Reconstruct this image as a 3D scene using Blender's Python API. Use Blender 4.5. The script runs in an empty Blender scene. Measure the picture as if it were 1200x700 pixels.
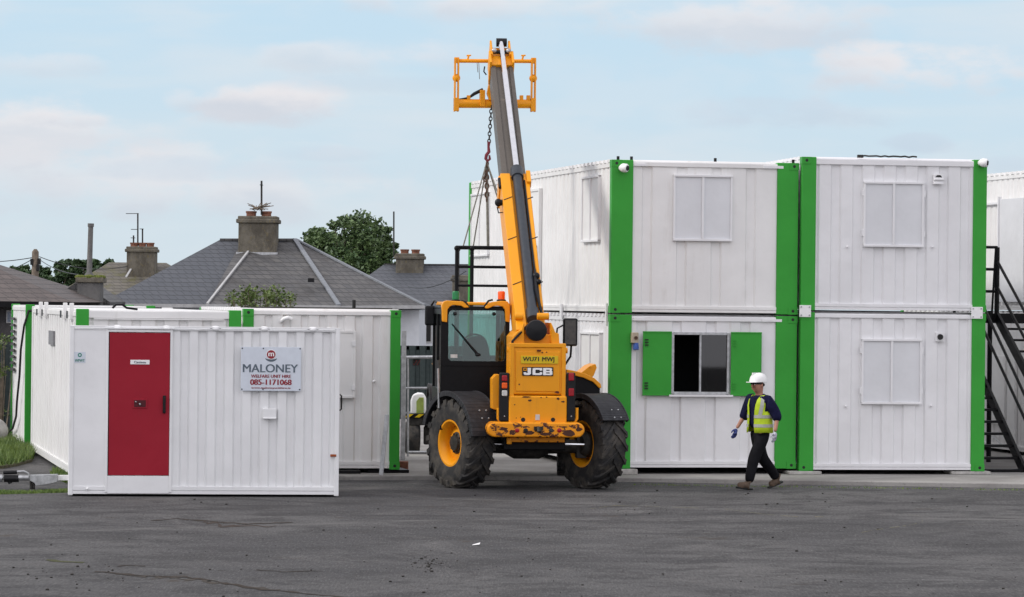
import bpy, math, random
from math import sin, cos, pi, radians, atan2, sqrt
from mathutils import Vector, Matrix
random.seed(7)
S = bpy.context.scene
COL = S.collection

# ------------------------------------------------------------------ camera
CAM_H = 2.95
FPX = 4000.0
PITCH, ROLL = 2.0/FPX, 0.0105
cam = bpy.data.objects.new('camera', bpy.data.cameras.new('camera'))
COL.objects.link(cam)
CM = Matrix.Rotation(pi/2 + PITCH, 3, 'X') @ Matrix.Rotation(ROLL, 3, 'Z')
cam.matrix_world = Matrix.Translation((0, 0, CAM_H)) @ CM.to_4x4()
cam.data.sensor_width = 36.0
cam.data.lens = FPX/1200*36
cam.data.clip_start = 0.5
cam.data.clip_end = 5000
S.camera = cam

def ray(px, py):
    return CM @ Vector((px-600, 350-py, -FPX))
def at(px, py, Y):
    r = ray(px, py)
    return Vector((0, 0, CAM_H)) + r*(Y/r.y)
def G(px, py, z=0.0):
    r = ray(px, py)
    return Vector((0, 0, CAM_H)) + r*((z-CAM_H)/r.z)
def proj(p):
    q = CM.transposed() @ (Vector(p)-Vector((0, 0, CAM_H)))
    return 600+q.x/-q.z*FPX, 350-q.y/-q.z*FPX

# ------------------------------------------------------------------ sky and sun
SUN_DIR = Vector((-0.82, -0.10, 0.62)).normalized()      # towards the sun
SUN_EL = math.asin(SUN_DIR.z)
SUN_ROT = atan2(SUN_DIR.x, SUN_DIR.y)
world = bpy.data.worlds.new('World')
S.world = world
world.use_nodes = True
nt = world.node_tree
nt.nodes.clear()
def N(t, typ, **kw):
    n = t.nodes.new(typ)
    for k, v in kw.items():
        setattr(n, k, v)
    return n
out = N(nt, 'ShaderNodeOutputWorld')
bg = N(nt, 'ShaderNodeBackground')
bg.inputs['Strength'].default_value = 0.105
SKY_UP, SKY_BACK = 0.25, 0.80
sky = N(nt, 'ShaderNodeTexSky', sky_type='NISHITA', sun_disc=False, sun_elevation=SUN_EL, sun_rotation=SUN_ROT)
sky.air_density = 1.0; sky.dust_density = 1.6; sky.ozone_density = 1.6
tc = N(nt, 'ShaderNodeTexCoord')
def cloud(scale, zs, lo, hi, off, detail=6):
    mp = N(nt, 'ShaderNodeMapping')
    mp.inputs['Scale'].default_value = (scale, scale, scale*zs)
    mp.inputs['Location'].default_value = off
    no = N(nt, 'ShaderNodeTexNoise')
    no.inputs['Scale'].default_value = 1.0; no.inputs['Detail'].default_value = detail
    no.inputs['Roughness'].default_value = 0.5
    no.inputs['Distortion'].default_value = 0.3
    mr = N(nt, 'ShaderNodeMapRange', interpolation_type='SMOOTHERSTEP')
    mr.inputs['From Min'].default_value = lo; mr.inputs['From Max'].default_value = hi
    nt.links.new(tc.outputs['Generated'], mp.inputs[0]); nt.links.new(mp.outputs[0], no.inputs['Vector'])
    nt.links.new(no.outputs['Fac'], mr.inputs['Value'])
    return mr.outputs[0]
def wmix(fac, a, b):
    m = N(nt, 'ShaderNodeMix', data_type='RGBA')
    if isinstance(fac, float): m.inputs[0].default_value = fac
    else: nt.links.new(fac, m.inputs[0])
    for s, v in ((6, a), (7, b)):
        if isinstance(v, tuple): m.inputs[s].default_value = v
        else: nt.links.new(v, m.inputs[s])
    return m.outputs[2]
def wmath(op, a, b):
    m = N(nt, 'ShaderNodeMath', operation=op)
    for s, v in ((0, a), (1, b)):
        if isinstance(v, float): m.inputs[s].default_value = v
        else: nt.links.new(v, m.inputs[s])
    return m.outputs[0]
# a thin even veil of high cloud: pale at the horizon, bluer higher, and brighter overhead and behind the camera
sepd = N(nt, 'ShaderNodeSeparateXYZ'); nt.links.new(tc.outputs['Generated'], sepd.inputs[0])
def wramp(v, lo, hi):
    r = N(nt, 'ShaderNodeMapRange', interpolation_type='SMOOTHSTEP')
    r.inputs['From Min'].default_value = lo; r.inputs['From Max'].default_value = hi
    nt.links.new(v, r.inputs['Value']); return r.outputs[0]
grad = wmix(wramp(sepd.outputs[2], 0.01, 0.085), (6.45, 7.55, 8.3, 1), (5.55, 7.35, 8.75, 1))
veil = wmix(0.92, sky.outputs[0], grad)
c2 = cloud(30.0, 2.4, 0.40, 0.66, (7.0, 4.0, 1.0), 8)
c3 = cloud(7.0, 7.0, 0.42, 0.70, (3.0, 9.0, 5.0))
col = wmix(wmath('MULTIPLY', c3, 0.7), veil, (6.6, 7.4, 8.0, 1))
# banks of cloud, each at its own bearing (tan of azimuth) and height above the horizon
uu = wmath('DIVIDE', sepd.outputs[0], sepd.outputs[1]); vv = wmath('DIVIDE', sepd.outputs[2], sepd.outputs[1])
def wnoise(scale, zs, off, amp):
    mp = N(nt, 'ShaderNodeMapping'); mp.inputs['Scale'].default_value = (scale, scale, scale*zs); mp.inputs['Location'].default_value = off
    no = N(nt, 'ShaderNodeTexNoise'); no.inputs['Scale'].default_value = 1; no.inputs['Detail'].default_value = 7; no.inputs['Roughness'].default_value = 0.55
    nt.links.new(tc.outputs['Generated'], mp.inputs[0]); nt.links.new(mp.outputs[0], no.inputs['Vector'])
    return wmath('MULTIPLY', wmath('SUBTRACT', no.outputs['Fac'], 0.5), amp)
dn = wnoise(38.0, 2.2, (1, 2, 3), 3.6)
BANKS = [(-275, 228, 78, 20, .95), (-395, 230, 22, 13, .5), (-560, 190, 130, 34, .80), (-500, 208, 60, 9, .6), (-180, 281, 120, 15, .5), (0, 346, 150, 16, .7),
         (250, 330, 130, 30, .80), (490, 270, 115, 27, .95), (-480, 135, 260, 36, .55), (-330, 120, 200, 26, .45), (-560, 270, 80, 12, .4)]
DARKB = [(300, 222, 110, 15, .75), (480, 188, 38, 9, .8), (-230, 168, 60, 7, .45), (-330, 148, 160, 12, .5), (585, 165, 30, 9, .6), (-150, 252, 110, 10, .4), (60, 60, 90, 10, .3)]
for bank, cl_hi, cl_lo in ((BANKS, (8.1, 7.85, 8.0, 1), (6.2, 6.55, 7.2, 1)), (DARKB, (5.7, 6.7, 7.7, 1), (5.5, 6.5, 7.5, 1))):
    for cx_, cy_, rx_, ry_, st_ in bank:
        du = wmath('DIVIDE', wmath('SUBTRACT', uu, cx_/4000), rx_*1.4/4000); dv = wmath('DIVIDE', wmath('SUBTRACT', vv, cy_/4000), ry_*1.5/4000)
        d2 = wmath('ADD', wmath('MULTIPLY', du, du), wmath('MULTIPLY', dv, dv))
        mk = wramp(wmath('SUBTRACT', wmath('SUBTRACT', 1.0, d2), dn), 0.0, 1.15)
        shade = wramp(wmath('ADD', dv, wmath('MULTIPLY', dn, 0.7)), -0.7, 0.5)
        col = wmix(wmath('MULTIPLY', mk, st_), col, wmix(shade, cl_lo, cl_hi))
col = wmix(wmath('MULTIPLY', c2, 0.16), col, (7.6, 7.6, 7.9, 1))
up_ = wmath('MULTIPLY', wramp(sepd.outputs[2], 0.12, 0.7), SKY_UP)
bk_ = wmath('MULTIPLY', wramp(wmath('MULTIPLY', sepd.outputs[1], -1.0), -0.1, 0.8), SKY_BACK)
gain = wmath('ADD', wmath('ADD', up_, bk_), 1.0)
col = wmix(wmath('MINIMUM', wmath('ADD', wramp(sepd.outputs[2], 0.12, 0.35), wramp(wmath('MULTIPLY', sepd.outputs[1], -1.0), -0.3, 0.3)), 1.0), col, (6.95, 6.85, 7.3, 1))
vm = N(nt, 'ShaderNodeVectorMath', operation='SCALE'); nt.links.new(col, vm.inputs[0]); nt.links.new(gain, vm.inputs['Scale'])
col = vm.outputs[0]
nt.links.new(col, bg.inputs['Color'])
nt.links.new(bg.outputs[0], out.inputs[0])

sl = bpy.data.lights.new('sun', 'SUN')
sl.energy = 1.9; sl.angle = radians(8); sl.color = (1.0, 0.96, 0.90)
so = bpy.data.objects.new('sun', sl)
COL.objects.link(so)
so.rotation_euler = (-SUN_DIR).to_track_quat('-Z', 'Y').to_euler()
so.location = (-30, 60, 40)

S.view_settings.view_transform = 'Standard'
S.view_settings.look = 'None'
S.view_settings.gamma = 1
S.view_settings.use_curve_mapping = False
S.view_settings.exposure = 0.0
S.cycles.max_bounces = 6
S.cycles.transparent_max_bounces = 12
S.cycles.use_denoising = True

# ------------------------------------------------------------------ materials
MATS = {}
def newmat(name):
    m = bpy.data.materials.new(name); m.use_nodes = True
    t = m.node_tree; b = t.nodes['Principled BSDF']
    MATS[name] = m
    return m, t, b
def tnoise(t, vec, scale, detail=4, rough=0.55, dist=0.0):
    n = N(t, 'ShaderNodeTexNoise')
    n.inputs['Scale'].default_value = scale; n.inputs['Detail'].default_value = detail
    n.inputs['Roughness'].default_value = rough; n.inputs['Distortion'].default_value = dist
    t.links.new(vec, n.inputs['Vector'])
    return n.outputs['Fac']
def tmap(t, sc, loc=(0, 0, 0), src=None):
    c = src or N(t, 'ShaderNodeTexCoord').outputs['Object']
    m = N(t, 'ShaderNodeMapping')
    m.inputs['Scale'].default_value = sc; m.inputs['Location'].default_value = loc
    t.links.new(c, m.inputs[0])
    return m.outputs[0]
def tramp(t, v, lo, hi, smooth=True):
    r = N(t, 'ShaderNodeMapRange', interpolation_type='SMOOTHSTEP' if smooth else 'LINEAR')
    r.inputs['From Min'].default_value = lo; r.inputs['From Max'].default_value = hi
    t.links.new(v, r.inputs['Value'])
    return r.outputs[0]
def tmix(t, fac, a, b):
    m = N(t, 'ShaderNodeMix', data_type='RGBA')
    if isinstance(fac, (float, int)): m.inputs[0].default_value = fac
    else: t.links.new(fac, m.inputs[0])
    for s, v in ((6, a), (7, b)):
        if isinstance(v, (tuple, list)): m.inputs[s].default_value = (v[0], v[1], v[2], 1)
        else: t.links.new(v, m.inputs[s])
    return m.outputs[2]
def tmul(t, a, b, op='MULTIPLY'):
    m = N(t, 'ShaderNodeMath', operation=op)
    for s, v in ((0, a), (1, b)):
        if isinstance(v, (float, int)): m.inputs[s].default_value = v
        else: t.links.new(v, m.inputs[s])
    return m.outputs[0]
def tbump(t, b, h, dist=0.01, strength=0.5):
    n = N(t, 'ShaderNodeBump')
    n.inputs['Strength'].default_value = strength; n.inputs['Distance'].default_value = dist
    t.links.new(h, n.inputs['Height']); t.links.new(n.outputs[0], b.inputs['Normal'])

def paint(name, col, rough=0.45, dirt=0.25, dirtcol=None, streak=True, dent=0.6, metal=0.0, seed=0, chips=None, chip_amt=0.66, spec=0.25):
    m, t, b = newmat(name)
    o = tmap(t, (1, 1, 1), (seed*3.1, seed*1.7, 0))
    c = tuple(col)
    n1 = tnoise(t, o, 1.3, 5)
    base = tmix(t, tramp(t, n1, 0.3, 0.7), tuple(x*0.95 for x in c), tuple(min(1, x*1.03) for x in c))
    dc = dirtcol or tuple(x*0.6 + 0.02 for x in c)
    st = tnoise(t, tmap(t, (7, 7, 0.45), (seed, 0, 0)), 1.0, 5, 0.6)
    bl = tnoise(t, o, 4.0, 6, 0.6)
    k = tmul(t, tramp(t, st, 0.52, 0.78), tramp(t, bl, 0.38, 0.7)) if streak else tramp(t, bl, 0.52, 0.8)
    base = tmix(t, tmul(t, k, dirt), base, dc)
    if streak and col[0] > 0.6 and col[2] > 0.6:
        ru = tnoise(t, tmap(t, (11, 11, 0.30), (seed*7, 3, 1)), 1.0, 3, 0.5)
        base = tmix(t, tmul(t, tmul(t, tramp(t, ru, 0.70, 0.80), tramp(t, bl, 0.40, 0.6)), 0.30), base, (0.36, 0.25, 0.15))
    sp = tnoise(t, o, 38.0, 3, 0.7)
    base = tmix(t, tmul(t, tramp(t, sp, 0.70, 0.80), min(1, dirt*1.4)), base, dc)
    if chips:
        ch = tnoise(t, tmap(t, (1, 1, 1.6), (seed*5+2, 1, 3)), 9.0, 7, 0.62)
        base = tmix(t, tramp(t, ch, chip_amt, chip_amt+0.02), base, chips)
    t.links.new(base, b.inputs['Base Color'])
    rr = N(t, 'ShaderNodeMapRange')
    rr.inputs['To Min'].default_value = rough-0.06; rr.inputs['To Max'].default_value = rough+0.12
    t.links.new(bl, rr.inputs['Value']); t.links.new(rr.outputs[0], b.inputs['Roughness'])
    b.inputs['Metallic'].default_value = metal
    b.inputs['Specular IOR Level'].default_value = spec
    h = tnoise(t, tmap(t, (1, 1, 1), (seed*2.3, 5, 0)), 1.7, 3, 0.5)
    h2 = tmul(t, h, tmul(t, tnoise(t, o, 60, 2), 0.02), 'ADD')
    tbump(t, b, h2, 0.05, dent)
    return m
def plain(name, col, rough=0.5, metal=0.0, var=0.15, scale=12, bump=0.0, spec=0.3):
    m, t, b = newmat(name)
    o = tmap(t, (1, 1, 1))
    n1 = tnoise(t, o, scale, 5, 0.6)
    t.links.new(tmix(t, tramp(t, n1, 0.3, 0.7), tuple(x*(1-var) for x in col), tuple(min(1, x*(1+var)) for x in col)), b.inputs['Base Color'])
    b.inputs['Roughness'].default_value = rough; b.inputs['Metallic'].default_value = metal
    b.inputs['Specular IOR Level'].default_value = spec
    if bump: tbump(t, b, n1, bump, 0.7)
    return m

WHITE = paint('container_white', (0.75, 0.75, 0.76), 0.42, 0.16, (0.42, 0.40, 0.36), seed=1, dent=0.6)
WHITE_B = paint('container_white_worn', (0.76, 0.755, 0.745), 0.45, 0.32, (0.40, 0.36, 0.30), seed=2, dent=0.35)
WHITE_C = paint('welfare_white', (0.77, 0.775, 0.78), 0.38, 0.30, (0.42, 0.38, 0.31), seed=3, dent=0.45, chips=(0.33, 0.25, 0.18), chip_amt=0.775)
SHUT = paint('shutter_grey_white', (0.66, 0.67, 0.69), 0.42, 0.15, (0.4, 0.39, 0.37), seed=4, dent=0.4)
GREEN = paint('container_green', (0.042, 0.315, 0.042), 0.36, 0.20, (0.04, 0.17, 0.04), seed=5, dent=0.3, spec=0.15)
RED = paint('door_red', (0.30, 0.016, 0.030), 0.40, 0.25, (0.16, 0.025, 0.03), seed=6, dent=0.3, spec=0.12, chips=(0.45, 0.30, 0.28), chip_amt=0.80)
YEL = paint('machine_yellow', (0.79, 0.315, 0.008), 0.34, 0.55, (0.34, 0.14, 0.03), seed=7, dent=0.15, chips=(0.07, 0.035, 0.02), chip_amt=0.735)
YEL_SCR = paint('machine_yellow_scraped', (0.78, 0.285, 0.008), 0.42, 0.5, (0.35, 0.13, 0.03), seed=8, dent=0.2, chips=(0.085, 0.028, 0.015), chip_amt=0.555)
STEELB = paint('boom_steel', (0.13, 0.115, 0.10), 0.42, 0.8, (0.26, 0.22, 0.18), seed=9, dent=0.1, metal=0.35)
BLK = plain('black_plastic', (0.010, 0.0105, 0.012), 0.40, spec=0.2)
BLKM = plain('black_metal', (0.007, 0.007, 0.008), 0.38, spec=0.12)
FEND = plain('fender_plastic', (0.030, 0.031, 0.035), 0.50, var=0.3, scale=8, spec=0.25)
DARKM = plain('dirty_dark_metal', (0.03, 0.028, 0.025), 0.6, var=0.5, bump=0.004)
CHROME = plain('chrome_rod', (0.80, 0.81, 0.84), 0.16, 1.0, var=0.05)
GALV = plain('galvanised', (0.42, 0.43, 0.44), 0.42, 0.7, var=0.2)
RUST = plain('rusty_chain', (0.11, 0.065, 0.045), 0.7, 0.3, var=0.5, scale=30)
SLING = plain('sling_webbing', (0.20, 0.19, 0.16), 0.8, var=0.3)
PAINTW = plain('bright_white', (0.80, 0.80, 0.80), 0.4, var=0.04)
HATW = plain('helmet_white', (0.80, 0.80, 0.79), 0.3, var=0.03)
SIGN = plain('sign_board', (0.60, 0.645, 0.71), 0.35, var=0.03)
INKG = plain('sign_grey', (0.10, 0.13, 0.16), 0.5, var=0.05)
INKR = plain('sign_red', (0.26, 0.02, 0.03), 0.5, var=0.05)
INKGR = plain('sticker_green', (0.02, 0.22, 0.16), 0.5, var=0.05)
PLATE = plain('plate_yellow', (0.62, 0.44, 0.01), 0.35, var=0.06)
INKB = plain('ink_black', (0.012, 0.012, 0.012), 0.5, var=0.05)
LRED = plain('lens_red', (0.32, 0.012, 0.02), 0.15, var=0.1)
LAMB = plain('lens_amber', (0.75, 0.10, 0.01), 0.15, var=0.1)
LCLR = plain('lens_clear', (0.55, 0.55, 0.53), 0.15, var=0.1)
LGRN = plain('lens_green', (0.01, 0.16, 0.05), 0.2, var=0.1)
CONC = plain('concrete_block', (0.38, 0.37, 0.35), 0.9, var=0.22, scale=9, bump=0.01)
BLUE = plain('socket_blue', (0.03, 0.08, 0.30), 0.4)
BEIGE = plain('socket_beige', (0.42, 0.36, 0.27), 0.5)
SEAT = plain('seat_fabric', (0.045, 0.05, 0.052), 0.8)
DARKIN = plain('dark_interior', (0.012, 0.012, 0.013), 0.9)
FENCE = plain('dark_fence', (0.030, 0.042, 0.042), 0.55)
MOSS = plain('moss', (0.10, 0.12, 0.025), 0.95, var=0.5, scale=25, bump=0.01)
WOOD = plain('weathered_wood', (0.16, 0.13, 0.10), 0.85, var=0.35, scale=6, bump=0.01)
POT = plain('terracotta', (0.19, 0.085, 0.055), 0.85, var=0.35, scale=10, bump=0.01)
RENDER_W = plain('white_render', (0.66, 0.68, 0.71), 0.85, var=0.06, scale=3)
LEAD = plain('lead_sheet', (0.20, 0.215, 0.235), 0.6, var=0.15)
FASCIA = plain('fascia_white', (0.42, 0.42, 0.42), 0.6, var=0.12, scale=6)
CREAM = plain('fence_panel_lime', (0.28, 0.35, 0.08), 0.5)

def glass(name, tint, gloss=0.10, rough=0.02):
    m, t, b = newmat(name)
    t.nodes.remove(b)
    o = t.nodes['Material Output']
    tr = N(t, 'ShaderNodeBsdfTransparent'); tr.inputs[0].default_value = (*tint, 1)
    gl = N(t, 'ShaderNodeBsdfGlossy'); gl.inputs['Roughness'].default_value = rough
    fr = N(t, 'ShaderNodeFresnel'); fr.inputs[0].default_value = 1.5
    mx = N(t, 'ShaderNodeMixShader')
    t.links.new(tmul(t, fr.outputs[0], gloss, 'ADD'), mx.inputs[0])
    t.links.new(tr.outputs[0], mx.inputs[1]); t.links.new(gl.outputs[0], mx.inputs[2])
    t.links.new(mx.outputs[0], o.inputs[0])
    return m
CABGL = glass('cab_glass', (0.55, 0.73, 0.70), 0.03)
WINGL = glass('window_glass', (0.25, 0.27, 0.30), 0.03)
MIRR = plain('mirror_glass', (0.030, 0.026, 0.020), 0.10, 0.0, var=0.6, scale=10, spec=0.5)

def m_tyre():
    m, t, b = newmat('tyre_rubber')
    o = tmap(t, (1, 1, 1))
    n = tnoise(t, o, 5, 6, 0.65)
    c = tmix(t, tramp(t, n, 0.40, 0.72), (0.016, 0.016, 0.017), (0.075, 0.066, 0.055))
    t.links.new(c, b.inputs['Base Color']); b.inputs['Roughness'].default_value = 0.78
    tbump(t, b, tnoise(t, o, 40, 4), 0.006, 0.6)
    return m
TYRE = m_tyre()

def m_asphalt():
    m, t, b = newmat('asphalt')
    o = N(t, 'ShaderNodeTexCoord').outputs['Object']
    big = tnoise(t, tmap(t, (0.22, 0.13, 1), (2, 1, 0), o), 1.0, 6, 0.6, 0.8)
    mid = tnoise(t, tmap(t, (1, 1, 1), (0, 0, 0), o), 1.1, 8, 0.68, 0.4)
    fine = tnoise(t, tmap(t, (1, 0.22, 1), (0, 0, 0), o), 15.0, 8, 0.95)
    agg = tnoise(t, o, 95.0, 2, 0.6)
    base = tmix(t, tramp(t, big, 0.36, 0.64), (0.064, 0.063, 0.065), (0.100, 0.098, 0.098))
    base = tmix(t, tmul(t, tramp(t, mid, 0.46, 0.60), 0.85), base, (0.048, 0.047, 0.048))
    dust = tnoise(t, tmap(t, (0.35, 0.22, 1), (5, 8, 0), o), 1.0, 9, 0.7, 1.2)
    base = tmix(t, tmul(t, tramp(t, dust, 0.50, 0.68), tramp(t, fine, 0.36, 0.62)), base, (0.135, 0.13, 0.128))
    sw = tnoise(t, tmap(t, (0.16, 1.3, 1), (1, 6, 0), o), 1.0, 7, 0.65, 0.8)
    base = tmix(t, tmul(t, tramp(t, sw, 0.52, 0.66), 0.6), base, (0.043, 0.042, 0.044))
    grn = tnoise(t, tmap(t, (1, 0.10, 1), (3, 3, 0), o), 42.0, 3, 0.8)
    # thin pale scrape lines
    sc = tnoise(t, tmap(t, (0.20, 5.0, 1), (4, 3, 0), o), 1.0, 5, 0.6, 0.4)
    base = tmix(t, tmul(t, tmul(t, tramp(t, sc, 0.62, 0.68), tramp(t, fine, 0.45, 0.6)), 0.5), base, (0.17, 0.165, 0.16))
    base = tmix(t, tmul(t, tramp(t, fine, 0.54, 0.66), 0.75), base, (0.15, 0.145, 0.142))
    base = tmix(t, tmul(t, tramp(t, fine, 0.42, 0.28), 0.8), base, (0.026, 0.026, 0.027))
    base = tmix(t, tmul(t, tramp(t, grn, 0.52, 0.68), 0.42), base, (0.19, 0.185, 0.18))
    base = tmix(t, tmul(t, tramp(t, grn, 0.48, 0.34), 0.5), base, (0.028, 0.027, 0.028))
    # tyre sweeps: arcs of rubbed and dusty tarmac round the turning point, broken up by noise
    def sweep(cx, cy, rad, wid, seed):
        v = N(t, 'ShaderNodeVectorMath', operation='DISTANCE'); sp_ = N(t, 'ShaderNodeSeparateXYZ'); cb_ = N(t, 'ShaderNodeCombineXYZ')
        t.links.new(o, sp_.inputs[0]); t.links.new(sp_.outputs[0], cb_.inputs[0]); t.links.new(sp_.outputs[1], cb_.inputs[1])
        t.links.new(cb_.outputs[0], v.inputs[0]); v.inputs[1].default_value = (cx, cy, 0)
        wob = tmul(t, tnoise(t, tmap(t, (0.3, 0.3, 1), (seed, 0, 0), o), 1.0, 3), 1.2)
        dd = tmul(t, tmul(t, tmul(t, v.outputs['Value'], wob, 'ADD'), rad+0.6, 'SUBTRACT'), 1.0/wid)
        g_ = tramp(t, tmul(t, dd, dd), 1.0, 0.1)
        return tmul(t, g_, tramp(t, tnoise(t, tmap(t, (0.8, 0.8, 1), (seed*3, 1, 0), o), 1.0, 8, 0.75), 0.40, 0.60))
    for cx_, cy_, rr_, ww_, c_, a_ in ((-3, 66, 17.5, 0.22, (0.034, 0.033, 0.035), 0.7), (-3, 66, 19.6, 0.22, (0.034, 0.033, 0.035), 0.7), (12, 70, 23.0, 0.3, (0.15, 0.145, 0.14), 0.5),
                                   (12, 70, 25.5, 0.25, (0.036, 0.035, 0.037), 0.6), (-14, 60, 16.0, 0.3, (0.036, 0.035, 0.036), 0.6), (-14, 60, 13.6, 0.3, (0.15, 0.145, 0.14), 0.4), (6, 30, 17.0, 0.2, (0.15, 0.145, 0.14), 0.45)):
        base = tmix(t, tmul(t, sweep(cx_, cy_, rr_, ww_, rr_), a_), base, c_)
    # dry mud and moss blotches
    mud = tnoise(t, tmap(t, (0.55, 0.40, 1), (9, 2, 0), o), 1.0, 9, 0.72, 0.6)
    base = tmix(t, tmul(t, tramp(t, mud, 0.62, 0.68), 0.7), base, (0.055, 0.043, 0.032))
    t.links.new(base, b.inputs['Base Color'])
    b.inputs['Roughness'].default_value = 0.86; b.inputs['Specular IOR Level'].default_value = 0.2
    tbump(t, b, tmul(t, agg, tmul(t, fine, 1.5), 'ADD'), 0.006, 0.7)
    return m
ASPH = m_asphalt()
def m_concrete():
    m, t, b = newmat('concrete_apron')
    o = N(t, 'ShaderNodeTexCoord').outputs['Object']
    a = tnoise(t, o, 0.5, 8, 0.65, 0.5); f = tnoise(t, o, 18, 6, 0.7)
    c = tmix(t, tramp(t, a, 0.35, 0.65), (0.20, 0.19, 0.18), (0.31, 0.30, 0.285))
    c = tmix(t, tmul(t, tramp(t, f, 0.5, 0.75), 0.5), c, (0.11, 0.105, 0.10))
    t.links.new(c, b.inputs['Base Color']); b.inputs['Roughness'].default_value = 0.9
    tbump(t, b, f, 0.008, 0.6)
    return m
APRON = m_concrete()
def m_slate(name, c1, c2, dirt, dirtc, w=0.24, h=0.11, moss=0.0, mort=0.4):
    m, t, b = newmat(name)
    g = N(t, 'ShaderNodeTexCoord').outputs['Object']
    sp = N(t, 'ShaderNodeSeparateXYZ'); t.links.new(g, sp.inputs[0])
    cb = N(t, 'ShaderNodeCombineXYZ')
    t.links.new(tmul(t, sp.outputs[0], tmul(t, sp.outputs[1], 0.6), 'ADD'), cb.inputs[0])
    t.links.new(sp.outputs[2], cb.inputs[1])
    br = N(t, 'ShaderNodeTexBrick')
    br.inputs['Scale'].default_value = 1.0
    br.inputs['Brick Width'].default_value = w; br.inputs['Row Height'].default_value = h
    br.inputs['Mortar Size'].default_value = 0.010; br.inputs['Mortar Smooth'].default_value = 0.4
    br.inputs['Color1'].default_value = (*c1, 1); br.inputs['Color2'].default_value = (*c2, 1)
    br.inputs['Mortar'].default_value = (c1[0]*mort, c1[1]*mort, c1[2]*mort, 1)
    t.links.new(cb.outputs[0], br.inputs['Vector'])
    a = tnoise(t, g, 0.9, 8, 0.68, 0.4); f = tnoise(t, g, 9.0, 5, 0.7)
    c = tmix(t, tmul(t, tramp(t, a, 0.45, 0.7), dirt), br.outputs['Color'], dirtc)
    c = tmix(t, tmul(t, tramp(t, f, 0.55, 0.8), 0.35), c, tuple(x*1.7 for x in c2))
    if moss: c = tmix(t, tmul(t, tramp(t, tnoise(t, g, 2.2, 8, 0.7), 0.56-moss*0.1, 0.66), 0.8), c, (0.10, 0.095, 0.03))
    t.links.new(c, b.inputs['Base Color']); b.inputs['Roughness'].default_value = 0.62
    tbump(t, b, tmul(t, br.outputs['Fac'], -1.0), 0.02, 0.9)
    return m
SLATE = m_slate('slate_smooth', (0.066, 0.073, 0.087), (0.078, 0.084, 0.098), 0.3, (0.054, 0.060, 0.070), h=0.13, mort=0.5)
SLATE_R = m_slate('slate_weathered', (0.070, 0.070, 0.073), (0.100, 0.097, 0.095), 0.85, (0.042, 0.039, 0.037), h=0.13, mort=0.35)
SLATE_B = m_slate('tiles_brown', (0.080, 0.063, 0.058), (0.105, 0.083, 0.076), 0.7, (0.045, 0.038, 0.036), 0.25, 0.12)
SLATE_M = m_slate('tiles_mossy', (0.115, 0.105, 0.088), (0.15, 0.135, 0.112), 0.6, (0.07, 0.063, 0.05), 0.30, 0.12, 1.0)
def m_roughcast(name, c1, c2, lich):
    m, t, b = newmat(name)
    g = tmap(t, (1, 1, 0.6))
    a = tnoise(t, g, 2.4, 8, 0.7); f = tnoise(t, g, 14, 5, 0.7)
    c = tmix(t, tramp(t, a, 0.35, 0.65), c1, c2)
    c = tmix(t, tmul(t, tramp(t, f, 0.56, 0.68), 0.6), c, lich)
    t.links.new(c, b.inputs['Base Color']); b.inputs['Roughness'].default_value = 0.95
    tbump(t, b, f, 0.03, 0.8)
    return m
CHIM = m_roughcast('chimney_render', (0.085, 0.075, 0.058), (0.165, 0.15, 0.12), (0.22, 0.17, 0.06))
CHIM_D = m_roughcast('chimney_dark_render', (0.10, 0.10, 0.10), (0.16, 0.155, 0.15), (0.12, 0.12, 0.09))
DBRICK = m_roughcast('dark_house_wall', (0.045, 0.043, 0.045), (0.075, 0.07, 0.07), (0.09, 0.085, 0.08))
def m_leaf(name, c1, c2, sc):
    m, t, b = newmat(name)
    g = N(t, 'ShaderNodeTexCoord').outputs['Object']
    n = tnoise(t, g, sc, 3, 0.7); n2 = tnoise(t, g, sc*9, 2)
    c = tmix(t, tramp(t, n, 0.38, 0.62), c1, c2)
    c = tmix(t, tmul(t, tramp(t, n2, 0.5, 0.65), 0.5), c, tuple(min(1, x*1.6) for x in c2))
    t.links.new(c, b.inputs['Base Color']); b.inputs['Roughness'].default_value = 0.55
    return m
LEAF = m_leaf('leaf_mid_green', (0.036, 0.075, 0.026), (0.095, 0.15, 0.048), 1.6)
LEAF_D = m_leaf('leaf_dark_green', (0.026, 0.055, 0.024), (0.048, 0.090, 0.030), 0.8)
LEAF_S = m_leaf('leaf_shrub', (0.06, 0.10, 0.02), (0.13, 0.18, 0.045), 3.0)
GRASSM = m_leaf('grass_blades', (0.055, 0.11, 0.018), (0.13, 0.19, 0.035), 2.0)
HIVIS = plain('hi_vis_yellow', (0.42, 0.56, 0.02), 0.6, var=0.12, scale=8)
REFL = plain('reflective_tape', (0.36, 0.37, 0.33), 0.4, var=0.1)
NAVY = plain('navy_cloth', (0.009, 0.010, 0.036), 0.85, var=0.25, spec=0.1)
TROUS = plain('black_trousers', (0.008, 0.008, 0.010), 0.85, var=0.25, spec=0.1)
BOOT = plain('brown_boot', (0.095, 0.065, 0.045), 0.7, var=0.3)
SKIN = plain('skin', (0.40, 0.20, 0.14), 0.55, var=0.06)
GLOVE_B = plain('glove_blue', (0.05, 0.07, 0.22), 0.7, var=0.3, scale=40)
GLOVE_W = plain('glove_white', (0.45, 0.46, 0.52), 0.7, var=0.2, scale=40)

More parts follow.
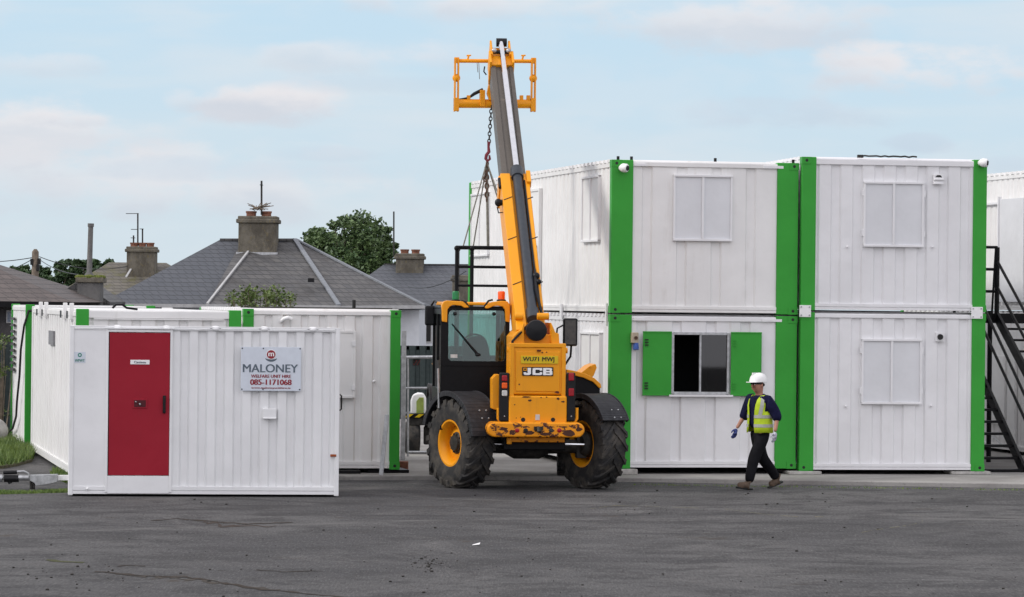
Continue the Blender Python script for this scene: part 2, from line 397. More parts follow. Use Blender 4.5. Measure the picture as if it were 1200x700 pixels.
# ------------------------------------------------------------------ mesh helpers
class MB:
    def __init__(s):
        s.v = []; s.f = []; s.m = []; s.cur = 0
    def add(s, vs, fs):
        n = len(s.v)
        s.v += [tuple(v) for v in vs]
        for f in fs:
            s.f.append(tuple(i+n for i in f)); s.m.append(s.cur)
        return s
    def box(s, x0, x1, y0, y1, z0, z1):
        if x0 > x1: x0, x1 = x1, x0
        if y0 > y1: y0, y1 = y1, y0
        if z0 > z1: z0, z1 = z1, z0
        return s.add([(x0,y0,z0),(x1,y0,z0),(x1,y1,z0),(x0,y1,z0),(x0,y0,z1),(x1,y0,z1),(x1,y1,z1),(x0,y1,z1)],
              [(0,3,2,1),(4,5,6,7),(0,1,5,4),(1,2,6,5),(2,3,7,6),(3,0,4,7)])
    def hexa(s, p):     # 8 points, bottom 4 then top 4
        return s.add(p, [(0,3,2,1),(4,5,6,7),(0,1,5,4),(1,2,6,5),(2,3,7,6),(3,0,4,7)])
    def prism(s, poly, axis, a, b):
        n = len(poly)
        def mk(p, t):
            return (t, p[0], p[1]) if axis == 'x' else ((p[0], t, p[1]) if axis == 'y' else (p[0], p[1], t))
        vs = [mk(p, a) for p in poly] + [mk(p, b) for p in poly]
        fs = [tuple(range(n))[::-1], tuple(range(n, 2*n))] + [(i, (i+1) % n, n+(i+1) % n, n+i) for i in range(n)]
        return s.add(vs, fs)
    def tube(s, pts, r, n=10, cap=True, closed=False):
        pts = [Vector(p) for p in pts]; k = len(pts)
        rs = r if isinstance(r, (list, tuple)) else [r]*k
        rings = []; up = None
        for i, p in enumerate(pts):
            d = (pts[(i+1) % k if closed else min(i+1, k-1)] - pts[(i-1) % k if closed else max(i-1, 0)])
            d = d.normalized() if d.length > 1e-9 else Vector((0, 0, 1))
            if up is None:
                up = Vector((0, 0, 1)) if abs(d.z) < 0.9 else Vector((1, 0, 0))
            a = (up - d*up.dot(d)).normalized(); up = a
            b = d.cross(a)
            rings.append([p + (a*cos(2*pi*j/n) + b*sin(2*pi*j/n))*rs[i] for j in range(n)])
        vs = [q for ring in rings for q in ring]; fs = []
        for i in range(k if closed else k-1):
            i2 = (i+1) % k
            for j in range(n):
                fs.append((i*n+j, i*n+(j+1) % n, i2*n+(j+1) % n, i2*n+j))
        if cap and not closed:
            fs.append(tuple(range(n))[::-1]); fs.append(tuple((k-1)*n+j for j in range(n)))
        return s.add(vs, fs)
    def beam(s, a, b, w, h, up=(0, 0, 1)):
        a, b, up = Vector(a), Vector(b), Vector(up)
        d = (b-a).normalized(); sx = d.cross(up).normalized()*(w/2); u = sx.cross(d).normalized()*(h/2)
        return s.add([a-sx-u, a+sx-u, b+sx-u, b-sx-u, a-sx+u, a+sx+u, b+sx+u, b-sx+u],
              [(0,3,2,1),(4,5,6,7),(0,1,5,4),(1,2,6,5),(2,3,7,6),(3,0,4,7)])
    def lathe(s, prof, c, axis='z', n=24, closed=False):
        # prof: (radius, height along axis); c: centre
        vs = []
        for r, h in prof:
            for j in range(n):
                a = 2*pi*j/n
                p = (r*cos(a), r*sin(a), h)
                if axis == 'x': p = (h, r*cos(a), r*sin(a))
                if axis == 'y': p = (r*cos(a), h, r*sin(a))
                vs.append((c[0]+p[0], c[1]+p[1], c[2]+p[2]))
        k = len(prof); fs = []
        for i in range(k if closed else k-1):
            i2 = (i+1) % k
            for j in range(n):
                fs.append((i*n+j, i*n+(j+1) % n, i2*n+(j+1) % n, i2*n+j))
        if not closed:
            fs.append(tuple(range(n))[::-1]); fs.append(tuple((k-1)*n+j for j in range(n)))
        return s.add(vs, fs)
    def ball(s, c, r, n=14, sq=(1, 1, 1)):
        prof = [(max(1e-4, r*sin(pi*i/n)), -r*cos(pi*i/n)) for i in range(n+1)]
        t = MB().lathe(prof, (0, 0, 0), 'z', n*2)
        return s.add([(c[0]+v[0]*sq[0], c[1]+v[1]*sq[1], c[2]+v[2]*sq[2]) for v in t.v], t.f)
    def build(s, name, mats, parent=None, smooth=True, bevel=0.0, seg=2):
        me = bpy.data.meshes.new(name)
        me.from_pydata(s.v, [], s.f)
        if not isinstance(mats, (list, tuple)): mats = [mats]
        for m in mats: me.materials.append(m)
        if len(mats) > 1:
            me.polygons.foreach_set('material_index', s.m)
        me.update()
        import bmesh
        bm = bmesh.new(); bm.from_mesh(me); bmesh.ops.recalc_face_normals(bm, faces=bm.faces); bm.to_mesh(me); bm.free()
        if smooth:
            me.shade_smooth(); me.set_sharp_from_angle(angle=radians(38))
        o = bpy.data.objects.new(name, me); COL.objects.link(o)
        if parent: o.parent = parent
        if bevel:
            bv = o.modifiers.new('edge', 'BEVEL'); bv.width = bevel; bv.segments = seg
            bv.limit_method = 'ANGLE'; bv.angle_limit = radians(40); bv.harden_normals = True
        return o

def tag(o, label=None, cat=None, group=None, kind=None):
    if label: o['label'] = label
    if cat: o['category'] = cat
    if group: o['group'] = group
    if kind: o['kind'] = kind
    return o
def empty(name, loc, rz=0, label=None, cat=None, group=None):
    o = bpy.data.objects.new(name, None); COL.objects.link(o)
    o.location = loc; o.rotation_euler = (0, 0, rz); o.empty_display_size = 0.3
    return tag(o, label, cat, group)
def kids(o):
    return [c for c in COL.objects if c.parent == o]

def text_part(name, s, mat, parent, cx, cz, width, height, y, bold=0.0, depth=0.004):
    """flat lettering facing local -y, centred on (cx, cz); bold widens the strokes by that share of the height"""
    cu = bpy.data.curves.new(name, 'FONT'); cu.body = s; cu.extrude = 0.02
    ob = bpy.data.objects.new(name+'_tmp', cu); COL.objects.link(ob)
    bpy.context.view_layer.update()
    me0 = bpy.data.meshes.new_from_object(ob.evaluated_get(bpy.context.evaluated_depsgraph_get()))
    bpy.data.objects.remove(ob); bpy.data.curves.remove(cu)
    co = [v.co.copy() for v in me0.vertices]; fs = [tuple(p.vertices) for p in me0.polygons]
    xs = [v.x for v in co]; ys = [v.y for v in co]
    x0, x1, y0, y1 = min(xs), max(xs), min(ys), max(ys)
    mb = MB()
    sh = [0.0] if not bold else [-bold, -bold*0.33, bold*0.33, bold]
    for i, b in enumerate(sh):
        mb.add([(cx+(v.x-(x0+x1)/2)/(x1-x0)*width+b*height, y-(v.z+0.02)/0.04*depth-i*0.0004, cz+(v.y-(y0+y1)/2)/(y1-y0)*height) for v in co], fs)
    return mb.build(name, mat, parent, smooth=False)

# ------------------------------------------------------------------ ground
g = MB()
g.add([(-400, -30, 0), (400, -30, 0), (400, 1500, 0), (-400, 1500, 0)], [(0, 1, 2, 3)])
tag(g.build('ground', ASPH, smooth=False), 'dark worn asphalt of the yard', None, None, 'structure')

# raised concrete apron under the stacked cabins
AZ = 0.07
e = [G(405, 563), G(500, 562.5), G(640, 563.5), G(740, 565), G(900, 567.5), G(1250, 573)]
ap = MB()
front = [(p.x, p.y) for p in e]
front = [(front[0][0]-0.2, front[0][1]+0.2)] + front + [(front[-1][0]+8, front[-1][1])]
back = [(front[-1][0]+10, 95), (front[0][0]-4, 95)]
poly = front + back
ap.prism(poly, 'z', -0.05, AZ)
tag(ap.build('concrete_apron', APRON, bevel=0.015), 'pale raised concrete apron under the cabins', None, None, 'structure')

# ------------------------------------------------------------------ containers
YAW = radians(12.0)
def corr(mb, u0, u1, z0, z1, period, rw, depth, phase, mp, slope=0.03):
    """trapezoid-ribbed sheet; rib recesses go inwards (negative off)"""
    us = [(u0, 0.0)]
    k = math.floor((u0-phase)/period)-1
    while True:
        c = phase+k*period
        if c-rw/2-slope > u1: break
        for q, o in ((c-rw/2-slope, 0), (c-rw/2, -depth), (c+rw/2, -depth), (c+rw/2+slope, 0)):
            if u0+0.002 < q < u1-0.002: us.append((q, o))
        k += 1
    us.append((u1, 0.0))
    def offat(i): return us[i][1]
    vs = []
    for u, o in us:
        vs.append(mp(u, o, z0)); vs.append(mp(u, o, z1))
    mb.add(vs, [(2*i, 2*i+2, 2*i+3, 2*i+1) for i in range(len(us)-1)])

def cabin(label, o, yaw, W, L, H, wall=WHITE, pf=0.18, ps=0.15, fper=0.376, frw=0.10, fdep=0.035, fph=0.2,
          sper=0.30, srw=0.09, sdep=0.020, hole=None, rail_f=0.13, rail_b=0.12, post=GREEN, pr=None, back_green=True,
          name='portable_cabin', group='white and green portable cabins', castings=True, roofribs=True, toprail=True, pfr=None, srail=0.10):
    t = empty(name, o, yaw, label, 'portable cabin', group)
    pfr = pf if pfr is None else pfr
    F = -0.0   # front plane at y = 0
    # end wall facing the yard, with a real opening where there is a window
    w = MB()
    z0, z1 = rail_b, H-rail_f
    mp = lambda u, off, z: (u, 0.035-off, z)
    if hole:
        hx0, hx1, hz0, hz1 = hole
        for a, b, c, d in ((pf, hx0, z0, z1), (hx1, W-pfr, z0, z1), (hx0, hx1, z0, hz0), (hx0, hx1, hz1, z1)):
            corr(w, a, b, c, d, fper, frw, fdep, fph, mp)
        i = MB()
        d = 1.4
        i.box(hx0-0.01, hx1+0.01, 0.09, d, hz0-0.01, hz1+0.01)
        i.f = [f for k, f in enumerate(i.f) if k != 2]; i.m = i.m[1:]
        i.build('room_lining', DARKIN, t)
    else:
        corr(w, pf, W-pfr, z0, z1, fper, frw, fdep, fph, mp)
    w.build('wall', wall, t, smooth=False)
    for mpp, nm in ((lambda u, off, z: (0.03-off, u, z), 'l'), (lambda u, off, z: (W-0.03+off, u, z), 'r')):
        w = MB(); corr(w, ps, L-ps, srail, H-0.06, sper, srw, sdep, 0.1, mpp, 0.03)
        w.build('wall', wall, t, smooth=False)
    w = MB(); corr(w, 0.1, W-0.1, 0.1, H-0.06, 0.3, 0.09, 0.03, 0.1, lambda u, off, z: (u, L-0.03+off, z))
    w.build('wall', wall, t, smooth=False)
    # roof sheet, its ribs run across and their ends show as a serrated edge
    r = MB(); r.box(0.03, W-0.03, 0.03, L-0.03, H-0.055, H-0.02)
    if roofribs:
        k = 0.2
        while k < L-0.25:
            r.hexa([(0.0, k, H-0.04), (W, k, H-0.04), (W, k+0.17, H-0.04), (0.0, k+0.17, H-0.04),
                    (0.0, k+0.03, H+0.012), (W, k+0.03, H+0.012), (W, k+0.14, H+0.012), (0.0, k+0.14, H+0.012)])
            k += 0.29
    r.build('roof', wall, t, smooth=False)
    f = MB(); f.box(0.05, W-0.05, 0.05, L-0.05, 0.05, 0.12); f.build('floor', BLKM, t, smooth=False)
    # rails
    for (x0, x1, y0, y1) in ((pf-0.005, W-pfr+0.005, 0.0, 0.10), (pf, W-pfr, L-0.10, L)):
        m = MB()
        if toprail: m.box(x0, x1, y0+0.01, y1, H-rail_f-0.002, H-0.03)
        else: m.box(x0, x1, y0+0.02, y1, H-rail_f-0.002, H-0.03)
        m.build('top_rail', wall, t, bevel=0.006)
        m = MB(); m.box(x0, x1, y0+0.012, y1, 0.02, rail_b*0.52); m.box(x0, x1, y0+0.024, y1, rail_b*0.5, rail_b*0.60); m.box(x0, x1, y0+0.008, y1, rail_b*0.58, rail_b+0.004)
        m.build('bottom_rail', wall, t, bevel=0.004)
    for x0, x1 in ((0.0, 0.09), (W-0.09, W)):
        m = MB(); m.box(x0+0.008, x1-0.008, ps, L-ps, 0.02, srail+0.002)
        m.box(x0+0.002, x1-0.002, ps, L-ps, srail*0.75, srail+0.02)
        m.build('bottom_rail', wall, t, bevel=0.004)
        m = MB(); m.box(x0+0.014, x1-0.014, ps, L-ps, H-0.12, H-0.045); m.build('top_rail', wall, t, bevel=0.004)
    for ix, (x0, x1) in enumerate(((0.0, pf), (W-pfr, W))):
        for iy, (y0, y1) in enumerate(((0.0, ps), (L-ps, L))):
            m = MB(); m.box(x0, x1, y0, y1, 0.0, H)
            pm = post if (iy == 0 or back_green) else wall
            po = m.build('corner_post', pm, t, bevel=0.012)
            if castings and iy == 0:
                cw = min(0.16, x1-x0); a0 = x0 if ix == 0 else x1-cw
                for zz in (0.0, H-0.12):
                    c = MB(); c.box(a0-0.004, a0+cw+0.004, -0.008, 0.15, zz, zz+0.12)
                    c.cur = 1; c.tube([(a0+cw*0.5, -0.006, zz+0.06), (a0+cw*0.5, -0.0095, zz+0.06)], 0.026, 12)
                    c.build('corner_casting', [pm, INKB], po, bevel=0.006)
    return t

def solveW(o, yaw, pxr, z=0.0):
    lo, hi = 0.5, 9.0
    for _ in range(50):
        m = (lo+hi)/2
        p = proj((o[0]+cos(yaw)*m, o[1]+sin(yaw)*m, o[2]+z))
        if p[0] < pxr: lo = m
        else: hi = m
    return lo
def cab_xz(o, yaw, px, py):
    """local (x, z) where the pixel's ray meets the cabin's front plane"""
    r = ray(px, py); c = Vector((0, 0, CAM_H)); n = Vector((-sin(yaw), cos(yaw), 0))
    k = (Vector(o)-c).dot(n)/r.dot(n); p = c+r*k-Vector(o)
    return p.x*cos(yaw)+p.y*sin(yaw), p.z
def cab_side(o, yaw, px, py):
    """local (y, z) on the left side plane"""
    r = ray(px, py); c = Vector((0, 0, CAM_H)); n = Vector((cos(yaw), sin(yaw), 0))
    k = (Vector(o)-c).dot(n)/r.dot(n); p = c+r*k-Vector(o)
    return -p.x*sin(yaw)+p.y*cos(yaw), p.z

def shutters(t, x0, x1, z0, z1, side=None, hinge=True, mat=WHITE, leafmat=None):
    """closed steel shutter pair on the front (or on the left side when side=True)"""
    leafmat = leafmat or SHUT
    def bx(m, a, b, d0, d1, c, e):     # a..b along, d out of the wall
        if side: m.box(0.03-d1, 0.03-d0, a, b, c, e)
        else: m.box(a, b, 0.035-d1, 0.035-d0, c, e)
    leaf = None
    xm = (x0+x1)/2
    m = MB(); bw = 0.035
    bx(m, x0, x0+bw, -0.03, 0.055, z0, z1); bx(m, x1-bw, x1, -0.03, 0.055, z0, z1)
    bx(m, x0, x1, -0.028, 0.062, z1-bw, z1+0.004); bx(m, x0, x1, -0.028, 0.062, z0-0.004, z0+bw)
    bx(m, xm-0.02, xm+0.02, -0.02, 0.058, z0+bw, z1-bw)
    fr = m.build('window_shutter', mat, t, bevel=0.005)
    for a, b in ((x0+bw, xm-0.02), (xm+0.02, x1-bw)):
        m = MB(); bx(m, a, b, -0.02, 0.030, z0+bw, z1-bw); m.build('panel', leafmat, fr)
    if hinge:
        for xx in (x0-0.012, x1+0.012):
            for zz in (z0+(z1-z0)*0.16, z0+(z1-z0)*0.78):
                m = MB(); bx(m, xx-0.014, xx+0.014, 0, 0.05, zz, zz+0.10); m.build('hinge', mat, fr)
    return fr

def floodlight(t, x, y, z, d=(0.7, -0.7, -0.1)):
    d = Vector(d).normalized(); p = Vector((x, y, z))
    m = MB(); m.tube([p+Vector((0, 0.10, 0)), p, p+d*0.02], [0.05, 0.05, 0.05], 14); m.tube([p-d*0.04, p, p+d*0.07, p+d*0.09], [0.05, 0.074, 0.074, 0.06], 16)
    o = m.build('security_camera', PAINTW, t)
    m = MB(); m.tube([p+d*0.085, p+d*0.105], [0.045, 0.04], 14); m.build('lens', BLK, o)

# ---- middle stack (nearer to the telehandler)
PM = at(713.5, 549.5, 56.9)
Wm = solveW(PM, YAW, 932.5)
LM = 12.2
HM1 = 2.585
zM = PM.z
# lower unit
hx0, hz1 = cab_xz(PM, YAW, 788, 390); hx1, hz0 = cab_xz(PM, YAW, 854, 462)
M1 = cabin('lower white cabin with open green shutters and sliding window, behind the walking man', PM, YAW, Wm, LM, HM1-0.012, WHITE, pf=0.37, pfr=0.37,
           fper=0.60, frw=0.13, fdep=0.03, fph=0.55, hole=(hx0, hx1, hz0, hz1), rail_f=0.10)
_, zt = cab_xz(PM, YAW, 738, 187.5)
PM2 = PM + Vector((0, 0, HM1+0.012))
HM2 = zt-HM1-0.012
M2 = cabin('upper white cabin with one closed shutter pair, stacked above the open green shutters', PM2, YAW, Wm, LM, HM2, WHITE_B, pf=0.37, pfr=0.37,
           fper=0.60, frw=0.13, fdep=0.03, fph=0.62, rail_f=0.10)
# white lips at the top of the green posts (folded sheet)
for T, o, hh in ((M1, PM, HM1-0.012), (M2, PM2, HM2)):
    for xa, xb in ((0.39, 0.58), (Wm-0.62, Wm-0.27)):
        m = MB(); m.box(xa, xb, -0.008, 0.02, hh-0.10, hh-0.055); m.build('top_lip', WHITE, T, bevel=0.003)
a, zb = cab_xz(PM2, YAW, 788.5, 282); b, zc = cab_xz(PM2, YAW, 858.5, 206)
shutters(M2, a, b, zb, zc, hinge=False)
floodlight(M2, 0.16, -0.10, cab_xz(PM2, YAW, 725, 197)[1])
# open window of the lower unit
win = MB()
fw = 0.035
win.box(hx0-0.01, hx0+fw, 0.0, 0.10, hz0, hz1); win.box(hx1-fw, hx1+0.01, 0.0, 0.10, hz0, hz1)
win.box(hx0+fw, hx1-fw, 0.002, 0.10, hz1-fw, hz1+0.01); win.box(hx0+fw, hx1-fw, 0.002, 0.10, hz0-0.01, hz0+fw)
xm = (hx0+hx1)/2
win.box(xm-0.018, xm+0.018, 0.02, 0.06, hz0+fw, hz1-fw)
wf = win.build('window', GALV, M1, bevel=0.004)
m = MB(); m.box(xm+0.018, hx1-fw, 0.035, 0.041, hz0+fw, hz1-fw); m.build('pane', WINGL, wf)
m = MB(); m.box(hx0-0.06, hx1+0.06, -0.06, 0.03, hz0-0.045, hz0-0.012); m.build('sill', WHITE, wf)
sx0, _ = cab_xz(PM, YAW, 753, 390); sx1, _ = cab_xz(PM, YAW, 892, 390)
for a, b in ((sx0, hx0-0.02), (hx1+0.02, sx1)):
    m = MB(); m.box(a, b, -0.045, -0.022, hz0-0.03, hz1+0.02)
    for zz in (hz0-0.03, hz1-0.005):
        m.box(a, b, -0.055, -0.012, zz, zz+0.025)
    sh = m.build('green_shutter', GREEN, M1, bevel=0.004)
    ex = a if a < 1.5 else b
    for zz in (hz0+0.08, hz1-0.22):
        h = MB()
        for q in range(3): h.box(a+0.03, a+0.09, -0.062, -0.04, zz+q*0.045, zz+q*0.045+0.02)
        h.build('hinge', INKB if a < 1.5 else GREEN, sh)
# outlet on the wall left of the shutter
x, z = cab_xz(PM, YAW, 743, 396)
m = MB(); m.box(x-0.06, x+0.06, -0.09, 0.03, z-0.09, z+0.09); so_ = m.build('power_outlet', BEIGE, M1, bevel=0.015)
m = MB(); m.tube([(x+0.01, -0.09, z), (x+0.01, -0.11, z)], 0.03, 14); m.build('socket', RUST, so_)
m = MB(); m.tube([(x+0.02, -0.05, z-0.09), (x+0.02, -0.07, z-0.20)], [0.045, 0.05], 12); m.build('plug', BLUE, so_)
# side openings on the left long side
def sidewin(T, o, pts, mat=WHITE):
    (xa, ya), (xb, yb) = pts
    y1, z1 = cab_side(o, YAW, xa, ya); y0, z0 = cab_side(o, YAW, xb, yb)
    return shutters(T, y0, y1, z0, z1, side=True, hinge=False, mat=mat, leafmat=WHITE_B)
sidewin(M2, PM2, ((683, 208), (702, 283)))
sidewin(M2, PM2, ((553, 228), (572, 300)))
sidewin(M1, PM, ((681, 389), (703, 462)))
def sidedoor(T, o, y0, y1, z1, mat=WHITE_B, zb=0.12):
    m = MB()
    m.box(-0.02, 0.04, y0, y0+0.05, zb, z1); m.box(-0.02, 0.04, y1-0.05, y1, zb, z1); m.box(-0.02, 0.04, y0+0.05, y1-0.05, z1-0.05, z1)
    m.box(0.0, 0.035, y0+0.05, y1-0.05, zb, z1-0.05)
    d = m.build('door', mat, T, bevel=0.004)
    m = MB(); m.box(-0.04, -0.02, y0+0.12, y0+0.16, 1.0, 1.2); m.build('handle', BLKM, d)
y0, z1 = cab_side(PM2, YAW, 633, 213); y1, _ = cab_side(PM2, YAW, 612, 213)
sidedoor(M2, PM2, y0, y1, 2.25); sidedoor(M1, PM, y0, y1, 2.1)
# small vents and clip strap on long side
m = MB(); yy, zz = cab_side(PM2, YAW, 708.8, 354)
m.box(-0.03, 0.0, 0.18, 0.26, -0.22, 0.16); m.build('joining_strap', WHITE, M2)
m = MB(); y2, _ = cab_side(PM2, YAW, 660, 360); m.box(-0.03, 0.0, y2, y2+0.15, -0.1, 0.14); m.build('joining_strap', WHITE, M2)
# lifting bolts on roof
for T, hh, xs in ((M2, HM2, (0.12, 0.35, 1.8, Wm-0.08)),):
    for xx in xs:
        m = MB(); m.tube([(xx, 0.07, hh), (xx, 0.07, hh+0.06)], 0.025, 8); m.build('roof_bolt', INKB, T)

# ---- right stack
PR = at(936.3, 552, 57.5)
Wr = solveW(PR, YAW*0.75, 1153.3)
YR = YAW*0.75
HR1 = cab_xz(PR, YR, 954, 365)[1]
R1 = cabin('lower white cabin with closed shutter pair and round vent, beside the stairs', PR, YR, Wr, LM, HR1-0.012, WHITE, pf=0.25, pfr=0.235,
           fper=0.376, frw=0.125, fdep=0.032, fph=0.60, rail_f=0.09)
HR2 = cab_xz(PR, YR, 954, 184)[1]-HR1-0.012
PR2 = PR+Vector((0, 0, HR1+0.012))
R2 = cabin('upper white cabin with slotted vent, closed shutter pair and round camera at top right', PR2, YR, Wr, LM, HR2, WHITE, pf=0.25, pfr=0.235,
           fper=0.376, frw=0.125, fdep=0.032, fph=0.60, rail_f=0.12)
a, z0 = cab_xz(PR2, YR, 1011.5, 289); b, z1 = cab_xz(PR2, YR, 1083, 214); shutters(R2, a, b, z0, z1)
a, z0 = cab_xz(PR, YR, 1009, 473.5); b, z1 = cab_xz(PR, YR, 1080.5, 398); shutters(R1, a, b, z0, z1)
x, z = cab_xz(PR2, YR, 1149, 191); floodlight(R2, x, -0.10, z, (0.9, -0.5, -0.1))
x, z = cab_xz(PR2, YR, 1099.5, 208)
m = MB(); m.box(x-0.085, x+0.085, -0.03, 0.03, z-0.12, z+0.05); m.box(x-0.085, x+0.085, -0.06, -0.03, z-0.05, z-0.02); m.box(x-0.085, x+0.085, -0.05, -0.03, z-0.12, z-0.09)
v = m.build('wall_vent', WHITE, R2, bevel=0.005)
m = MB(); m.prism([(x-0.06, z+0.0), (x+0.06, z+0.0), (x+0.03, z+0.035), (x-0.03, z+0.035)], 'y', -0.036, -0.03); m.build('vent_slot', INKB, v)
x, z = cab_xz(PR, YR, 1101.5, 395)
m = MB(); m.box(x-0.075, x+0.075, -0.01, 0.04, z-0.08, z+0.08); v = m.build('wall_vent', WHITE, R1, bevel=0.008)
m = MB(); m.tube([(x, -0.01, z), (x, -0.05, z)], [0.05, 0.045], 16); m.build('vent_pipe', INKB, v)
for T, o in ((R1, PR), (R2, PR2)):
    for px in (993, 1093):
        x, z = cab_xz(PR2, YR, px, 289.5)
        m = MB(); m.ball((x, -0.0, z if T is R2 else z+0.01), 0.022, 8); m.build('wall_stud', WHITE, T)
# steel plates that tie the two storeys together
for px in (943.2, 1144.5):
    x, z = cab_xz(PR2, YR, px, 368)
    m = MB(); m.box(x-0.10, x+0.10, -0.03, -0.010, -0.11, 0.09)
    pl = m.build('joining_plate', PAINTW, R2, bevel=0.004)
    for dx in (-0.07, 0.07):
        for dz in (-0.08, 0.06):
            m = MB(); m.tube([(x+dx, -0.03, dz), (x+dx, -0.042, dz)], 0.014, 8); m.build('bolt', GALV, pl)
m = MB()
for k in range(14):
    m.tube([(1.02+k*0.07, 0.03, HR2+0.02+0.018*abs(sin(k*1.3))), (1.09+k*0.07, 0.03, HR2+0.02+0.018*abs(sin((k+1)*1.3)))], 0.014, 6)
m.box(0.97, 1.06, 0.0, 0.08, HR2, HR2+0.05); m.build('roof_cable', DARKM, R2)

# bearers the stacks stand on
def block(px0, px1, pyb, zt, Y, label):
    p0 = at(px0, pyb, Y); p1 = at(px1, pyb, Y)
    o = empty('concrete_block', (p0.x, Y, AZ), YR); bpy.data.objects.remove(o)
    m = MB(); w = p1.x-p0.x
    m.box(0, w, 0, 0.5, 0, zt-AZ)
    b = m.build('concrete_block', CONC, bevel=0.012)
    b.location = (p0.x, Y, AZ); b.rotation_euler = (0, 0, YR)
    tag(b, label, 'concrete block', 'concrete blocks bearing the cabins')
block(925, 964, 560, PR.z-0.002, 57.3, 'wide concrete block under the green posts where the two cabin stacks meet')
block(1115, 1163, 562, PR.z-0.002, 57.9, 'concrete block under the right corner of the right cabin stack')
block(713, 748, 557, PM.z-0.002, 56.75, 'concrete block under the left corner of the middle cabin stack, beside the tyre')
for (px, Yb, s) in ((560, 68.0, 'far'),):
    p = at(px, 515, Yb)
    m = MB(); m.box(0, 0.5, 0, 0.5, 0, PM.z-AZ-0.004); b = m.build('concrete_block', CONC, bevel=0.012); b.location = (p.x, Yb, AZ)
    b.rotation_euler = (0, 0, YAW)
    tag(b, 'concrete block under the far end of the middle cabin stack', 'concrete block', 'concrete blocks bearing the cabins')

# ---- third stack beyond the stairs on the right
sN = at(1190, 400, 66.0)
ax = Vector((-sin(YAW), cos(YAW), 0))
PN = Vector((sN.x, sN.y, 0.12)) - ax*5.2
zs = at(1190, 201, 66.0).z
HN = (zs-0.12)/2
Nn = []
for k, lb in ((0, 'lower white cabin behind the black stairs at the right edge'), (1, 'upper white cabin with a grey door open above the black landing')):
    Nn.append(cabin(lb, PN+Vector((0, 0, k*(HN+0.005))), YAW, 3.1, LM, HN-0.01, WHITE_B, pf=0.25, fper=0.5))
y0, z1 = cab_side(PN+Vector((0, 0, HN)), YAW, 1203, 232); y1, _ = cab_side(PN+Vector((0, 0, HN)), YAW, 1175, 232)
zt = z1
m = MB(); m.box(-0.06, 0.02, y0, y1, 0.18, zt); d = m.build('door', SHUT, Nn[1], bevel=0.006)
m = MB(); m.box(-0.09, -0.02, y1+0.0, y1+0.05, 0.1, zt+0.05); m.build('door_frame', WHITE, d)
ya, _ = cab_side(PN, YAW, 1172, 440)
yb, _ = cab_side(PN, YAW, 1161, 440)
m = MB(); m.box(-0.02, 0.03, ya-0.3, ya+0.55, 0.5, 1.85); m.build('door', WHITE_B, Nn[0], bevel=0.01)
m = MB(); m.box(-0.03, 0.03, ya-0.9, ya-0.45, 0.12, 2.0); m.build('wall_panel', WHITE_B, Nn[0], bevel=0.01)
m = MB(); yc, zc = cab_side(PN+Vector((0, 0, HN)), YAW, 1165, 239); m.box(-0.03, 0.03, yc-0.5, yc+0.9, zc-0.02, zc+0.02); m.build('drip_rail', WHITE, Nn[1])
bN = MB(); bN.box(0, 2.6, 0, 0.5, 0, 0.048)
for kk, off in ((0, 1.0), (1, 9.0)):
    p = PN+ax*off
    b = bN.build('timber_bearer', WOOD, None, bevel=0.01); b.location = (p.x+0.1, p.y, AZ); b.rotation_euler = (0, 0, YAW)
    tag(b, ['low timber bearer under the near end of the right edge cabins', 'low timber bearer under the far end of the right edge cabins'][kk], 'bearer', 'timber bearers under the right edge cabins')

# ---- the mobile welfare unit at the front left
YW = radians(7.0)
PW = G(79.5, 581, 0.01)
PW.z = 0.015
Ww = solveW(PW, YW, 396.8)
HW = cab_xz(PW, YW, 88, 382.5)[1]
W1 = cabin('low white welfare cabin with a red door and hire signboard, standing on the asphalt', PW, YW, Ww, 2.0, HW, WHITE_C, pf=0.07, ps=0.07,
           fper=0.262, frw=0.09, fdep=0.048, fph=0.12, rail_f=0.045, rail_b=0.13, post=WHITE_C, castings=False, roofribs=False,
           name='welfare_cabin', group=None)
W1['category'] = 'welfare cabin'
del_ = None
dx0, dz1 = cab_xz(PW, YW, 127.5, 389); dx1, dz0 = cab_xz(PW, YW, 198, 558)
# flat sheets round the door
m = MB(); m.box(0.07, dx0-0.03, 0.022, 0.05, 0.13, HW-0.045); m.build('flat_panel', WHITE_C, W1)
m = MB(); m.box(dx0-0.035, dx0, -0.012, 0.05, 0.05, dz1+0.04); m.box(dx1, dx1+0.035, -0.012, 0.05, 0.05, dz1+0.04)
m.box(dx0, dx1, -0.010, 0.05, dz1, dz1+0.035); m.box(dx0, dx1, -0.006, 0.05, 0.03, dz0); m.build('door_frame', WHITE_C, W1, bevel=0.004)
m = MB(); m.box(dx0-0.03, dx1+0.06, -0.03, 0.03, dz1+0.045, dz1+0.062); m.build('rain_lip', WHITE_C, W1)
m = MB(); m.box(dx0, dx0+0.02, 0.012, 0.04, dz0, dz1); m.build('door_gap', INKB, W1)
m = MB(); m.box(dx0+0.014, dx1-0.004, 0.0, 0.04, dz0+0.008, dz1-0.01)
door = m.build('red_door', RED, W1, bevel=0.004)
x, z = cab_xz(PW, YW, 164, 424.5)
m = MB(); m.box(x-0.14, x+0.14, -0.006, 0.0, z-0.033, z+0.033); lb = m.build('name_plate', PAINTW, door)
text_part('lettering', 'Canteen', INKG, door, x, z, 0.17, 0.034, -0.008, 0.02, 0.003)
x, z = cab_xz(PW, YW, 164, 473.5)
m = MB(); m.box(x-0.11, x+0.11, -0.01, 0.0, z-0.065, z+0.075); m.build('lock_frame', RED, door, bevel=0.004)
m = MB(); m.box(x-0.085, x+0.085, -0.014, -0.008, z-0.045, z+0.055); m.build('lock_box', plain('dark_red', (0.07, 0.006, 0.010), 0.6), door)
